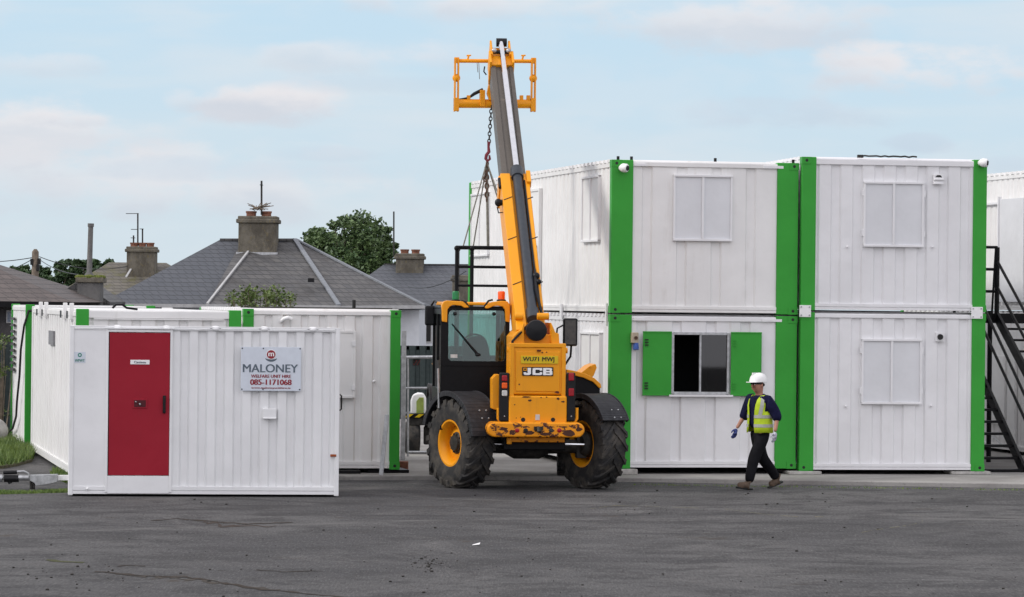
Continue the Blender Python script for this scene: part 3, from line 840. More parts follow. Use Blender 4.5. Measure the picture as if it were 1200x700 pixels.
m = MB(); m.ball((x+0.0, -0.02, z-0.005), 0.018, 8); m.ball((x-0.06, -0.02, z+0.03), 0.012, 8); m.build('lock', GALV, door)
x, z = cab_xz(PW, YW, 192.5, 474)
m = MB(); m.box(x-0.022, x+0.022, -0.03, 0.0, z-0.13, z+0.13); m.box(x-0.015, x+0.015, -0.06, -0.03, z-0.11, z+0.11)
m.build('door_handle', BLK, door, bevel=0.006)
# hire signboard
sx0, sz1 = cab_xz(PW, YW, 282.5, 406.5); sx1, sz0 = cab_xz(PW, YW, 352.5, 458.5)
m = MB(); m.box(sx0, sx1, -0.022, -0.010, sz0, sz1); sg = m.build('signboard', SIGN, W1, bevel=0.003)
sw, sh_ = sx1-sx0, sz1-sz0
def sp(u, v): return sx0+u*sw, sz1-v*sh_
YS = -0.022
cx, cz = sp(0.5, 0.17)
m = MB(); m.lathe([(0.073, 0.0), (0.073, -0.004)], (cx, YS, cz), 'y', 28); m.build('emblem_ring', PAINTW, sg)
m = MB(); m.lathe([(0.064, 0.0), (0.064, -0.004)], (cx, YS-0.004, cz), 'y', 28); m.build('emblem_disc', INKR, sg)
text_part('emblem_letter', 'm', PAINTW, sg, cx, cz, 0.080, 0.052, YS-0.0085, 0.06, 0.003)
arc = []
m = MB(); n = 16
po = []
for k in range(n+1):
    a = radians(215+110*k/n); rr = 0.108
    po.append((cx+rr*cos(a), cz+rr*sin(a)-0.0))
pi_ = []
for k in range(n+1):
    a = radians(325-110*k/n); th = 0.030*sin(pi*k/n)+0.008; rr = 0.108-th
    pi_.append((cx+rr*cos(a), cz+rr*sin(a)))
m.prism(po+pi_, 'y', YS-0.003, YS); m.build('emblem_arc', INKG, sg)
c = sp(0.49, 0.485); text_part('lettering', 'MALONEY', INKG, sg, c[0], c[1], sw*0.91, sh_*0.185, YS-0.001, 0.03, 0.003)
c = sp(0.5, 0.665); text_part('lettering', 'WELFARE UNIT HIRE', INKR, sg, c[0], c[1], sw*0.66, sh_*0.072, YS-0.001, 0.04, 0.003)
c = sp(0.5, 0.80); text_part('lettering', '085-1171068', INKR, sg, c[0], c[1], sw*0.68, sh_*0.125, YS-0.001, 0.055, 0.003)
c = sp(0.5, 0.935); text_part('lettering', 'www.maloneyunithire.ie', INKR, sg, c[0], c[1], sw*0.65, sh_*0.05, YS-0.001, 0.05, 0.003)
m = MB()
for u in (0.02, 0.37, 0.98):
    for v in (0.035, 0.965):
        q = sp(u, v); m.lathe([(0.011, 0), (0.008, -0.008)], (q[0], YS, q[1]), 'y', 8)
m.build('screws', BLKM, sg)
# small green sticker on the left
x, z = cab_xz(PW, YW, 93.5, 419)
m = MB(); m.box(x-0.085, x+0.085, 0.017, 0.022, z-0.08, z+0.08); stk = m.build('sticker', SIGN, W1)
m = MB(); m.lathe([(0.030, 0.0), (0.030, -0.003), (0.015, -0.003), (0.015, 0.0)], (x, 0.017, z+0.035), 'y', 18, closed=True); m.build('emblem', INKGR, stk)
text_part('lettering', 'WPWT', INKGR, stk, x, z-0.045, 0.14, 0.04, 0.016, 0.02, 0.003)
x, z = cab_xz(PW, YW, 316, 485)
m = MB(); m.box(x-0.10, x+0.10, -0.03, 0.04, z-0.065, z+0.075); m.box(x-0.10, x+0.10, -0.045, 0.0, z-0.075, z-0.06); m.build('vent_cover', WHITE_C, W1, bevel=0.01)
x, z = cab_xz(PW, YW, 390.5, 534)
m = MB(); m.box(x-0.045, x+0.045, -0.015, 0.02, z-0.018, z+0.018); m.build('marker_light', plain('faded_amber', (0.30, 0.07, 0.02), 0.4), W1, bevel=0.006)
m = MB()
for k in range(5):
    xx = 0.7+k*0.72; m = MB(); m.ball((xx, 0.06, HW-0.02), 0.075, 8, (1.1, 1, 0.6)); m.build('roof_rib_end', WHITE_C, W1)
m = MB(); m.box(0.0, Ww, 0.0, 0.06, HW-0.012, HW+0.012); m.build('roof_edge', WHITE_C, W1, bevel=0.004)
x, z = cab_xz(PW, YW, 104, 573); m = MB(); m.ball((x-0.02, -0.01, z), 0.02, 8); m.build('wall_stud', WHITE_C, W1)
x, z = cab_xz(PW, YW, 399, 472); m = MB(); m.tube([(Ww, 0.05, z-0.12), (Ww+0.03, 0.05, z-0.1), (Ww+0.03, 0.05, z+0.1), (Ww, 0.05, z+0.12)], 0.012, 6); m.build('grab_handle', BLKM, W1)

# ---- cabin A (behind the welfare unit), B (far left), C (right of it)
PA = at(87.5, 560, 54.0); PA.z = 0.05
Wa = solveW(PA, YAW, 281)
HA = at(88, 362, 54.0).z - PA.z
A1 = cabin('long white cabin with green corner blocks just behind the welfare cabin with the red door', PA, YAW, Wa, 10.0, HA, WHITE_B, pf=0.2, ps=0.12, sper=0.52, srw=0.16, sdep=0.05,
           rail_f=0.14, castings=False, back_green=False, roofribs=False, srail=0.13)
m = MB()
zb_ = HA-0.17
m.box(0.28, Wa-0.28, 0.0, 0.05, HA-0.165, HA-0.145); m.build('front_lip', WHITE_B, A1)
for yk in (0.9, 2.2, 6.4, 7.7):
    m = MB(); m.box(-0.035, 0.035, yk, yk+0.05, HA-0.18, HA+0.09); m.build('lifting_lug', WHITE_B, A1, bevel=0.01)
    m = MB(); m.box(-0.054, -0.05, yk+0.15, yk+0.45, HA-0.16, HA-0.04); m.build('lug_slot', INKB, A1)
x, z = cab_xz(PA, YAW, 143, 361); m = MB(); m.tube([(x-0.1, 0.5, HA+0.02), (x-0.05, 0.45, HA+0.07), (x+0.05, 0.45, HA+0.07), (x+0.12, 0.5, HA+0.02), (x+0.3, 0.6, HA)], 0.02, 6); m.build('roof_cable', BLKM, A1)
m = MB(); yv, zv = cab_side(PA, YAW, 60, 396); m.box(-0.01, 0.03, yv-0.5, yv+0.5, zv-0.12, zv+0.12)
m.build('wall_label', plain('grey_label', (0.22, 0.22, 0.23), 0.6), A1)

PB = at(28.5, 527, 64.3); PB.z = 0.06
HB = at(33, 357, 64.3).z-PB.z
B1 = cabin('white cabin with louvred side and dangling cable, beside the grass at the left edge', PB, YAW, 2.44, 4.2, HB, WHITE_B, pf=0.17, ps=0.10, castings=False, roofribs=False, sper=0.6)
m = MB()
ya, za = cab_side(PB, YAW, 16, 372)
for k in range(9):
    z = za-k*0.125
    m.hexa([(-0.05, ya-0.55, z-0.05), (0.0, ya-0.55, z-0.05), (0.0, ya+0.45, z-0.05), (-0.05, ya+0.45, z-0.05),
            (-0.01, ya-0.55, z), (0.0, ya-0.55, z), (0.0, ya+0.45, z), (-0.01, ya+0.45, z)])
m.build('louvres', DARKM, B1)
cab_pts = []
for px, py in ((42, 363), (33, 366), (30, 385), (29, 410), (26, 440), (23, 470), (22, 488), (18, 502), (12, 508), (9, 511), (10, 519), (14, 524)):
    y_, z_ = cab_side(PB, YAW, min(px, 27.5), py)
    cab_pts.append(Vector((-0.05, max(0.03, y_), max(z_, 0.05))))
cab_pts[0] = Vector((0.3, -0.03, HB-0.1)); cab_pts[1] = Vector((0.05, -0.03, HB-0.12)); cab_pts[2] = Vector((-0.03, -0.03, HB-0.4))
m = MB(); m.tube(cab_pts, 0.022, 8); m.build('wall_cable', INKB, B1)
for px, py in ((15, 522), (22, 530)):
    p = G(px, py)

PC = at(283.5, 556, 55.9); PC.z = 0.13
Wc = solveW(PC, YAW, 468)
HC = cab_xz(PC, YAW, 295, 362)[1]
C1 = cabin('white cabin with a green right post and small side hatch, left of the telehandler', PC, YAW, Wc, 6.1, HC, WHITE_B, pf=0.17, ps=0.15, fper=0.30, frw=0.085, fdep=0.035, fph=0.12,
           rail_f=0.09, rail_b=0.13)
a, z1 = cab_xz(PC, YAW, 385, 388); b, z0 = cab_xz(PC, YAW, 415.5, 466)
m = MB(); m.box(a, b, -0.03, 0.03, z0, z1); hs = m.build('window_hatch', WHITE_B, C1, bevel=0.005)
m = MB(); m.box(b-0.04, b+0.006, -0.045, -0.028, z0, z1); m.box(a, b-0.04, -0.045, -0.028, z0-0.01, z0+0.03); m.box(a, b-0.04, -0.045, -0.028, z1-0.03, z1+0.01); m.build('hatch_frame', WHITE_B, hs, bevel=0.003)
for zz in (z0+0.12, z1-0.25):
    m = MB(); m.box(b-0.06, b+0.0, -0.058, -0.045, zz, zz+0.09); m.build('hinge', WHITE, hs)
x, z = cab_xz(PC, YAW, 438.5, 447); m = MB(); m.ball((x, 0.0, z), 0.03, 8); m.build('wall_stud', PAINTW, C1)
x, z = cab_xz(PC, YAW, 337, 375); m = MB(); m.tube([(x-0.10, 0.03, z-0.03), (x-0.06, -0.03, z+0.02), (x, -0.05, z+0.035), (x+0.06, -0.03, z+0.01)], 0.035, 10); m.build('wall_lamp', PAINTW, C1)
x, z = cab_xz(PC, YAW, 419.5, 355); m = MB(); m.tube([(x, 0.4, HC-0.02), (x, 0.4, HC+0.16)], 0.03, 10); m.build('flue', INKB, C1)
m = MB()
for k in range(5): m.box(0.2, Wc-0.1, 0.25+k*0.4, 0.33+k*0.4, HC+0.0, HC+0.03)
m.build('roof_battens', DARKM, C1)
for px, lb in ((405, 'black timber packer under the left front of the cabin left of the telehandler'), (462, 'black timber packer under the green right post of the cabin left of the telehandler')):
    p = at(px, 557, 55.98 if px < 430 else 56.4)
    m = MB(); m.box(-0.35, 0.35, 0, 0.9, 0, 0.055); b = m.build('timber_packer', BLKM, bevel=0.01); b.location = (p.x-0.1, p.y+0.05, AZ); b.rotation_euler = (0, 0, YAW)
    tag(b, lb, 'packer')
# grey pole leaning on it, wood offcut
p0 = G(446.5, 557, AZ); p1 = at(453.5, 486, p0.y+0.05)
m = MB(); m.beam(p0, p1, 0.07, 0.03, (0, 1, 0)); tag(m.build('metal_bar', GALV, bevel=0.004), 'grey flat metal bar leaning on the white cabin beside its green post', 'bar')
p0 = G(471, 551, AZ)
m = MB(); m.box(-0.06, 0.1, 0, 0.3, 0, 0.14); b = m.build('wood_offcut', POT, bevel=0.01); b.location = p0; tag(b, 'small reddish wood offcut on the ground by the green post', 'offcut')

# ------------------------------------------------------------------ telehandler
TYAW = radians(6.0)
def along(px, py, Y): return at(px, py, Y)
ra = at(617.0, 523, 53.65)
TO = Vector((ra.x, ra.y, 0.0))
T = empty('telehandler', TO, TYAW, 'large yellow telescopic handler with raised boom and black cab, standing between the cabins', 'telehandler')
ux, uy = Vector((cos(TYAW), sin(TYAW), 0)), Vector((-sin(TYAW), cos(TYAW), 0))
def ML(px, py, yl):
    r = ray(px, py); c = Vector((0, 0, CAM_H))
    k = ((TO-c).dot(uy)+yl)/r.dot(uy); p = c+r*k-TO
    return p.dot(ux), p.z
def mbox(m, px0, px1, py0, py1, yl, depth):
    x0, z1 = ML(px0, py0, yl); x1, _ = ML(px1, py0, yl); _, z0 = ML((px0+px1)/2, py1, yl); _, z1 = ML((px0+px1)/2, py0, yl)
    m.box(x0, x1, yl, yl+depth, z0, z1)
    return x0, x1, z0, z1

def wheel(cx, cy, R, W, steer, outer, label=None):
    """outer = -1 for left wheels, +1 for right. Wheel node is the tyre; rim and hub are its children."""
    m = MB()
    r0 = R*0.50
    prof = [(r0, -W*0.40), (r0+0.02, -W*0.45), (R*0.72, -W*0.50), (R*0.86, -W*0.49), (R*0.93, -W*0.43), (R*0.955, -W*0.25), (R*0.96, 0),
            (R*0.955, W*0.25), (R*0.93, W*0.43), (R*0.86, W*0.49), (R*0.72, W*0.50), (r0+0.02, W*0.45), (r0, W*0.40), (r0-0.02, W*0.3), (r0-0.02, -W*0.3)]
    m.lathe(prof, (0, 0, 0), 'x', 64, closed=True)
    nl = 19
    for sd in (-1, 1):
        for i in range(nl):
            a0 = 2*pi*(i+(0.5 if sd > 0 else 0))/nl
            segs = 5; th = 0.075
            prev = None
            for k in range(segs+1):
                f = k/segs
                xx = sd*(-0.02+f*(W*0.5+0.012))
                a = a0 + 0.40*f
                if k == segs: rt, rb = R*0.955, R*0.80
                else: rt, rb = R*(1.0-0.012*f*f), R*0.93
                hw = th*(1.0 + 0.35*f)/2/R
                cur = [(xx, rb*cos(a-hw), rb*sin(a-hw)), (xx, rb*cos(a+hw), rb*sin(a+hw)),
                       (xx, rt*cos(a+hw*0.75), rt*sin(a+hw*0.75)), (xx, rt*cos(a-hw*0.75), rt*sin(a-hw*0.75))]
                if prev: m.hexa([prev[0], prev[1], cur[1], cur[0], prev[3], prev[2], cur[2], cur[3]])
                prev = cur
            # side-wall end of the lug
            a = a0+0.40
            hw = th*1.3/2/R
            m.hexa([(sd*(W*0.505), R*0.955*cos(a-hw), R*0.955*sin(a-hw)), (sd*(W*0.505), R*0.955*cos(a+hw), R*0.955*sin(a+hw)),
                    (sd*(W*0.515), R*0.82*cos(a+hw+0.05), R*0.82*sin(a+hw+0.05)), (sd*(W*0.515), R*0.82*cos(a-hw+0.05), R*0.82*sin(a-hw+0.05)),
                    (sd*(W*0.40), R*0.955*cos(a-hw), R*0.955*sin(a-hw)), (sd*(W*0.40), R*0.955*cos(a+hw), R*0.955*sin(a+hw)),
                    (sd*(W*0.46), R*0.80*cos(a+hw+0.05), R*0.80*sin(a+hw+0.05)), (sd*(W*0.46), R*0.80*cos(a-hw+0.05), R*0.80*sin(a-hw+0.05))])
    w = m.build('wheel', TYRE, T)
    w.location = (cx, cy, R-0.012); w.rotation_euler = (0, 0, steer)
    s = outer
    m = MB()
    m.lathe([(r0+0.012, s*W*0.43), (r0+0.012, s*W*0.40), (r0-0.03, s*W*0.38), (r0-0.055, s*W*0.20), (r0-0.06, -s*W*0.20), (r0-0.03, -s*W*0.38), (r0+0.012, -s*W*0.40), (r0+0.012, -s*W*0.43),
             (r0-0.015, -s*W*0.43), (r0-0.06, -s*W*0.34), (r0-0.085, -s*W*0.2), (r0-0.085, s*W*0.18), (r0-0.06, s*W*0.34), (r0-0.015, s*W*0.43)], (0, 0, 0), 'x', 48, closed=True)
    m.lathe([(r0-0.07, s*W*0.06), (r0-0.07, s*W*0.10), (0.17, s*W*0.16), (0.16, s*W*0.12), (0.17, s*W*0.08)], (0, 0, 0), 'x', 48, closed=True)
    rim = m.build('rim', YEL, w)
    m = MB()
    m.lathe([(0.175, s*W*0.05), (0.175, s*W*0.16), (0.155, s*W*0.20), (0.13, s*W*0.22), (0.12, s*W*0.28), (0.04, s*W*0.29)], (0, 0, 0), 'x', 24)
    m.lathe([(0.20, -s*W*0.05), (0.20, -s*W*0.35), (0.14, -s*W*0.5)], (0, 0, 0), 'x', 24)
    for k in range(10):
        a = 2*pi*k/10; m.tube([(s*W*0.18, 0.145*cos(a), 0.145*sin(a)), (s*W*0.24, 0.145*cos(a), 0.145*sin(a))], 0.014, 6)
    hub = m.build('hub', DARKM, w)
    return w
lx, _ = ML(540, 523, 0); rx, _ = ML(694, 523, 0)
RW = 0.715
ST = radians(25)
wheel(lx, 0.0, RW, 0.47, ST, -1)
wheel(rx, 0.0, RW, 0.47, ST, 1)
wheel(-1.06, 2.78, RW, 0.47, radians(-6), -1)
wheel(1.06, 2.78, RW, 0.47, radians(-6), 1)

# chassis, axles
m = MB()
m.box(-0.42, 0.55, -0.55, 3.4, 0.62, 1.05); m.box(-0.62, 0.75, 0.5, 3.1, 0.72, 1.2); m.box(-0.35, 0.5, 3.2, 3.7, 0.5, 1.2)
m.build('chassis', BLKM, T, bevel=0.02)
xc = (lx+rx)/2
for yy in (0.0, 2.78):
    m = MB()
    m.tube([(xc-0.95, yy, 0.66), (xc-0.35, yy, 0.66), (xc-0.2, yy, 0.66), (xc+0.2, yy, 0.66), (xc+0.35, yy, 0.66), (xc+0.95, yy, 0.66)], [0.10, 0.12, 0.2, 0.2, 0.12, 0.10], 16)
    for s in (-1, 1): m.box(xc+s*0.86-0.08, xc+s*0.86+0.08, yy-0.10, yy+0.10, 0.48, 0.86)
    m.build('axle', DARKM, T, bevel=0.01)
m = MB(); m.tube([(xc-0.25, -0.26, 0.70), (xc+0.55, -0.26, 0.70)], 0.05, 12); m.build('steering_cylinder', BLKM, T)
m = MB(); m.tube([(xc+0.5, -0.26, 0.70), (xc+0.88, -0.24, 0.70)], 0.022, 10); m.tube([(xc-0.9, -0.24, 0.70), (xc-0.25, -0.26, 0.70)], 0.022, 10); m.build('steering_rod', CHROME, T)

# rear body
YB = -0.95
m = MB(); b_x0, b_x1, b_z0, b_z1 = mbox(m, 600, 661, 406, 463, YB+0.04, 0.85); m.build('tail_box', YEL, T, bevel=0.035, seg=3)
m = MB(); px_ = mbox(m, 604.5, 656.5, 412, 459, YB+0.025, 0.1); m.build('tail_panel', YEL, T, bevel=0.012)
# side lips that stand proud of the box
m = MB()
mbox(m, 597.5, 603, 404, 497, YB+0.02, 0.5); mbox(m, 658.5, 663.5, 404, 465, YB+0.02, 0.5); mbox(m, 597.5, 663.5, 402.5, 407.5, YB+0.018, 0.4)
m.build('tail_frame', YEL, T, bevel=0.012)
m = MB(); mbox(m, 596.5, 664.5, 464, 497, YB-0.02, 0.6); cw_ = m.build('counterweight', YEL, T, bevel=0.03, seg=3)
x, z = ML(630, 489, YB-0.02)
m = MB()
for px in (613, 648):
    q, zz = ML(px, 492, YB-0.02); m.lathe([(0.033, 0), (0.033, -0.006)], (q, YB-0.02, zz), 'y', 14)
m.build('bolt_hole', INKB, cw_)
m = MB(); mbox(m, 627.5, 632.5, 486, 492.5, YB-0.03, 0.01); m.build('lamp', LCLR, cw_, bevel=0.003)
# scuffs: scraped bare metal patches standing a hair proud
def blot(m, px, py, rx_, rz_, yl, seed):
    rnd = random.Random(seed); x, z = ML(px, py, yl); n = 14
    m.prism([(x+rx_*cos(2*pi*k/n)*(0.6+0.6*rnd.random()), z+rz_*sin(2*pi*k/n)*(0.6+0.6*rnd.random())) for k in range(n)], 'y', yl-0.0025, yl)
m = MB()
for i, (px, py, a_, b_) in enumerate(((617, 465.3, .07, .012), (621, 469.5, .035, .018), (654, 467.5, .022, .022), (660, 471, .03, .014), (634, 466, .016, .009), (603, 474.5, .012, .01), (640.5, 465.5, .012, .01), (605, 490, .01, .008), (610, 489, .009, .008))):
    blot(m, px, py, a_, b_, YB-0.0205, i)
m.build('scrape', plain('bare_rust', (0.06, 0.022, 0.014), 0.7), cw_)
m = MB()
for i, (px, py, a_, b_) in enumerate(((608.5, 450.5, .014, .013), (653, 459.8, .035, .018), (649, 417, .006, .006), (635.5, 413.5, .016, .012), (640.5, 413, .012, .010))):
    blot(m, px, py, a_, b_, YB+0.0245, 50+i)
x, z = ML(631.5, 411, YB+0.02); 
m.box(x-0.03, x+0.03, YB-0.01, YB+0.03, z-0.012, z+0.012)
m.build('scrape', plain('bare_rust_b', (0.10, 0.02, 0.012), 0.7), T)
# bumper: round-ended bar
bx0, bz = ML(571, 503.5, YB-0.1); bx1, _ = ML(685, 503.5, YB-0.1); bz2 = ML(685, 505, YB-0.1)[1]
m = MB(); hb = 0.115
n = 10
pr = []
for k in range(n+1):
    a = pi/2+pi*k/n; pr.append((bx0+hb+hb*cos(a), bz+hb*sin(a)))
for k in range(n+1):
    a = -pi/2+pi*k/n; pr.append((bx1-hb+hb*cos(a), bz+hb*sin(a)))
m.prism(pr, 'y', YB-0.13, YB+0.35)
bu = m.build('bumper', YEL_SCR, T, bevel=0.03, seg=3)
for px, mt, nm in ((606, LRED, 'reflector'), (655.5, LRED, 'reflector'), (616, INKB, 'bolt'), (646, DARKM, 'bolt'), (631, DARKM, 'hitch')):
    x, z = ML(px, 504.5, YB-0.13)
    m = MB(); m.lathe([(0.034, 0), (0.034, -0.012), (0.024, -0.016)], (x, YB-0.13, z), 'y', 16)
    if nm == 'hitch': m.tube([(x, YB-0.13, z+0.03), (x, YB-0.24, z+0.03), (x, YB-0.26, z-0.02)], 0.035, 10); m.box(x-0.07, x+0.07, YB-0.16, YB-0.12, z+0.0, z+0.06)
    m.build(nm, mt, bu)
m = MB()
for i, (px, py, a_, b_) in enumerate(((590, 503, .075, .028), (577, 502, .025, .015), (600, 507, .055, .05), (620, 507, .10, .035), (640, 509, .10, .025), (667, 508, .12, .05), (678, 503, .045, .045), (660, 500.5, .07, .014), (584, 500.5, .02, .012))):
    blot(m, px, py, a_, b_, YB-0.1305, 80+i)
m.build('scrape', plain('bare_rust_c', (0.070, 0.026, 0.016), 0.75), bu)
m = MB(); mbox(m, 596, 662, 512.5, 518.5, YB+0.15, 0.5); m.build('under_beam', YEL_SCR, T, bevel=0.015)
m = MB(); mbox(m, 594, 600, 513, 521, YB+0.10, 0.1); m.build('tie_point', YEL, T, bevel=0.02)
# registration plate and maker's plate
px0, z1 = ML(610.5, 417, YB+0.02); px1, z0 = ML(654, 426.5, YB+0.02)
m = MB(); m.box(px0, px1, YB+0.008, YB+0.022, z0, z1); pl = m.build('number_plate', PLATE, T, bevel=0.003)
cx = (ML(614, 420, YB)[0]+ML(648.5, 420, YB)[0])/2
text_part('lettering', 'WU71 MWJ', INKB, pl, cx, (z0+z1)/2, (px1-px0)*0.84, (z1-z0)*0.70, YB+0.007, 0.025, 0.003)
px0, z1 = ML(612, 430.2, YB+0.02); px1, z0 = ML(648.3, 440.7, YB+0.02)
m = MB(); m.box(px0, px1, YB+0.008, YB+0.022, z0, z1); lg = m.build('maker_plate', INKB, T, bevel=0.004)
lw, lh = px1-px0, z1-z0
def LP(u, v): return px0+u*lw, z1-v*lh
def lp(name, us, mat, y=YB+0.008):
    m = MB(); m.prism([LP(*q) for q in us], 'y', y-0.004, y); return m.build(name, mat, lg, smooth=False)
lp('letter_j', [(0.17, .10), (0.28, .10), (0.28, .76), (0.25, .87), (0.20, .91), (0.09, .91), (0.05, .85), (0.04, .60), (0.12, .60), (0.13, .70), (0.17, .70)], PAINTW)
lp('letter_c', [(0.64, .10), (0.64, .40), (0.56, .40), (0.56, .30), (0.44, .30), (0.42, .36), (0.42, .64), (0.44, .70), (0.56, .70), (0.56, .58), (0.64, .58), (0.64, .82), (0.60, .91), (0.37, .91), (0.33, .85), (0.33, .17), (0.37, .10)], PAINTW)
m = MB(); y = YB+0.008
for q in ([(0.67, .10), (0.77, .10), (0.77, .91), (0.67, .91)], [(0.77, .10), (0.92, .10), (0.96, .16), (0.96, .29), (0.77, .29)], [(0.77, .42), (0.965, .42), (0.965, .60), (0.77, .60)],
          [(0.77, .73), (0.97, .73), (0.97, .85), (0.93, .91), (0.77, .91)], [(0.88, .29), (0.96, .29), (0.94, .42), (0.88, .42)], [(0.88, .60), (0.97, .60), (0.97, .73), (0.88, .73)]):
    m.prism([LP(*w) for w in q], 'y', y-0.004, y)
m.build('letter_b', PAINTW, lg, smooth=False)
m = MB()
for q in ([(0.035, .09), (0.15, .09), (0.15, .17), (0.035, .17)], [(0.035, .35), (0.15, .35), (0.15, .43), (0.035, .43)], [(0.035, .17), (0.06, .17), (0.06, .35), (0.035, .35)], [(0.125, .17), (0.15, .17), (0.15, .35), (0.125, .35)]):
    m.prism([LP(*w) for w in q], 'y', y-0.004, y)
m.build('square_mark', YEL, lg, smooth=False)
# lamp clusters
for px0_, px1_, s in ((585.5, 597, 0), (664.5, 674.5, 1)):
    m = MB(); x0, x1, z0, z1 = mbox(m, px0_, px1_, 437, 494, YB+0.0, 0.12); lc = m.build('lamp_cluster', BLK, T, bevel=0.02, seg=3)
    for py, mt in ((443.5, LRED), (452, LAMB), (461, LCLR)) if s == 0 else ((443.0, LRED), (461, LRED)):
        px = (px0_+px1_)/2
        x, z = ML(px, py, YB); m = MB(); m.box(x-0.042, x+0.042, YB-0.02, YB+0.01, z-0.045, z+0.045 if s == 0 else z+0.075); m.build('lens', mt, lc, bevel=0.015, seg=3)
    m = MB(); x, z = ML((px0_+px1_)/2, 488, YB); m.ball((x, YB, z), 0.012, 6); m.build('bolt', GALV, lc)
    # curved yellow bracket hugging the lower end
    x0b, _ = ML(px0_, 490, YB+0.05); x1b, zb0 = ML(px1_, 496, YB+0.05)
    m = MB(); pts = []
    xa, za = ML(px0_-1.5 if s == 0 else px1_+1.5, 478, YB+0.06); xb, zb1 = ML(px1_-1 if s == 0 else px0_+1, 496, YB+0.06)
    m.tube([(xa, YB+0.06, za), (xa, YB+0.06, zb1+0.07), (xa+(xb-xa)*0.25, YB+0.06, zb1+0.01), (xb, YB+0.06, zb1)], 0.026, 8); m.build('lamp_bracket', YEL, T)
# yellow panel left of the left cluster, black block behind
m = MB()
q = [ML(576.5, 444, YB+0.2), ML(581, 439, YB+0.2), ML(585.5, 439, YB+0.2), ML(585.5, 482, YB+0.2), ML(576.5, 479, YB+0.2)]
m.prism(q, 'y', YB+0.2, YB+0.5); m.build('side_panel', YEL, T, bevel=0.01)
m = MB(); m.box(-0.52, 0.55, YB+0.3, 0.4, 0.9, 1.45); m.build('rear_frame', BLKM, T, bevel=0.02)

# cab
YC0, YC1 = 0.15, 1.75       # rear and front of the cab
cx0, ctop = ML(517, 361, YC0); cx1, _ = ML(597.5, 361, YC0); _, cbot = ML(560, 492, YC0)
_, sill = ML(560, 423.5, YC0); _, head = ML(560, 364, YC0); gx0, _ = ML(525.5, 390, YC0); gx1, _ = ML(592.5, 390, YC0)
m = MB()
# rear frame with a rounded window opening
def rrect(x0, x1, z0, z1, r, n=5):
    p = []
    for cx_, cz_, a0 in ((x1-r, z1-r, 0), (x0+r, z1-r, 90), (x0+r, z0+r, 180), (x1-r, z0+r, 270)):
        for k in range(n+1):
            a = radians(a0+90*k/n); p.append((cx_+r*cos(a), cz_+r*sin(a)))
    return p
def framed(m, outer, inner, y0, y1):
    """ring between two loops of the same length"""
    n = len(inner); vs = []
    for y in (y0, y1):
        vs += [(p[0], y, p[1]) for p in outer] + [(p[0], y, p[1]) for p in inner]
    fs = []
    for k in range(n):
        j = (k+1) % n
        fs += [(k, j, n+j, n+k), (2*n+k, 3*n+k, 3*n+j, 2*n+j), (k, 2*n+k, 2*n+j, j), (n+k, n+j, 3*n+j, 3*n+k)]
    m.add(vs, fs)
inn = rrect(gx0, gx1, sill, head, 0.07); oud = rrect(cx0, cx1, sill-0.08, ctop, 0.03)
framed(m, oud, inn, YC0, YC0+0.06)
m.box(cx0, cx1, YC0+0.01, YC0+0.06, cbot, sill-0.07)
# posts, sills, front frame
for xx in (cx0, cx1-0.06):
    m.box(xx, xx+0.06, YC0+0.06, YC1, ctop-0.10, ctop-0.02)
    m.box(xx, xx+0.06, YC1-0.06, YC1, 1.0, ctop-0.1)
    m.box(xx, xx+0.06, YC0+0.75, YC0+0.81, sill, ctop-0.1)
    m.box(xx, xx+0.05, YC0+0.06, YC1, 0.95, sill-0.05 if xx > cx0 else 1.55)
m.box(cx0+0.06, cx1-0.06, YC1-0.05, YC1, 1.0, 1.55)
m.box(cx0, cx1, YC0, YC1, 0.9, 0.97)
cabf = m.build('cab', BLKM, T, bevel=0.008)
m = MB(); m.box(gx0-0.03, gx1+0.03, YC0+0.025, YC0+0.033, sill-0.03, head+0.03); m.build('rear_window', CABGL, cabf)
m = MB(); m.box(cx0+0.02, cx0+0.028, YC0+0.07, YC1-0.06, 1.55, ctop-0.1); m.build('side_window', CABGL, cabf)
m = MB(); m.box(cx1-0.03, cx1-0.022, YC0+0.07, YC1-0.06, sill, ctop-0.1); m.build('side_window', CABGL, cabf)
m = MB(); m.box(cx0+0.06, cx1-0.06, YC1-0.03, YC1-0.022, 1.55, ctop-0.1); m.build('windscreen', CABGL, cabf)
# seat, steering column, cab clutter
sxc, sz = ML(560, 400, YC0+0.5)
m = MB()
sy = YC0+0.42
q = [ML(543, 424, sy), ML(542, 408, sy), ML(546, 398, sy), ML(552, 394.5, sy), ML(562, 394, sy), ML(569, 397, sy), ML(573, 407, sy), ML(575, 424, sy)]
m.prism(q, 'y', sy, sy+0.12); m.box(q[0][0], q[-1][0], sy, sy+0.5, q[0][1]-0.35, q[0][1]-0.2)
m.build('seat', SEAT, cabf, bevel=0.03, seg=3)
m = MB(); xx, zz = ML(531, 405, YC1-0.5)
m.tube([(xx+0.3, YC1-0.45, zz+0.03+0.19*cos(a)*0.8) if False else (xx+0.35+0.19*sin(a), YC1-0.5+0.10*cos(a), zz+0.02+0.16*cos(a)) for a in [2*pi*k/20 for k in range(20)]], 0.015, 6, closed=True)
m.tube([(xx+0.35, YC1-0.5, zz), (xx+0.35, YC1-0.2, zz-0.5)], 0.03, 8); m.build('steering_wheel', BLKM, cabf)
m = MB(); x0, x1, z0, z1 = mbox(m, 528, 536, 415.5, 419.5, YC0+0.018, 0.004); m.build('window_sticker', LCLR, cabf)
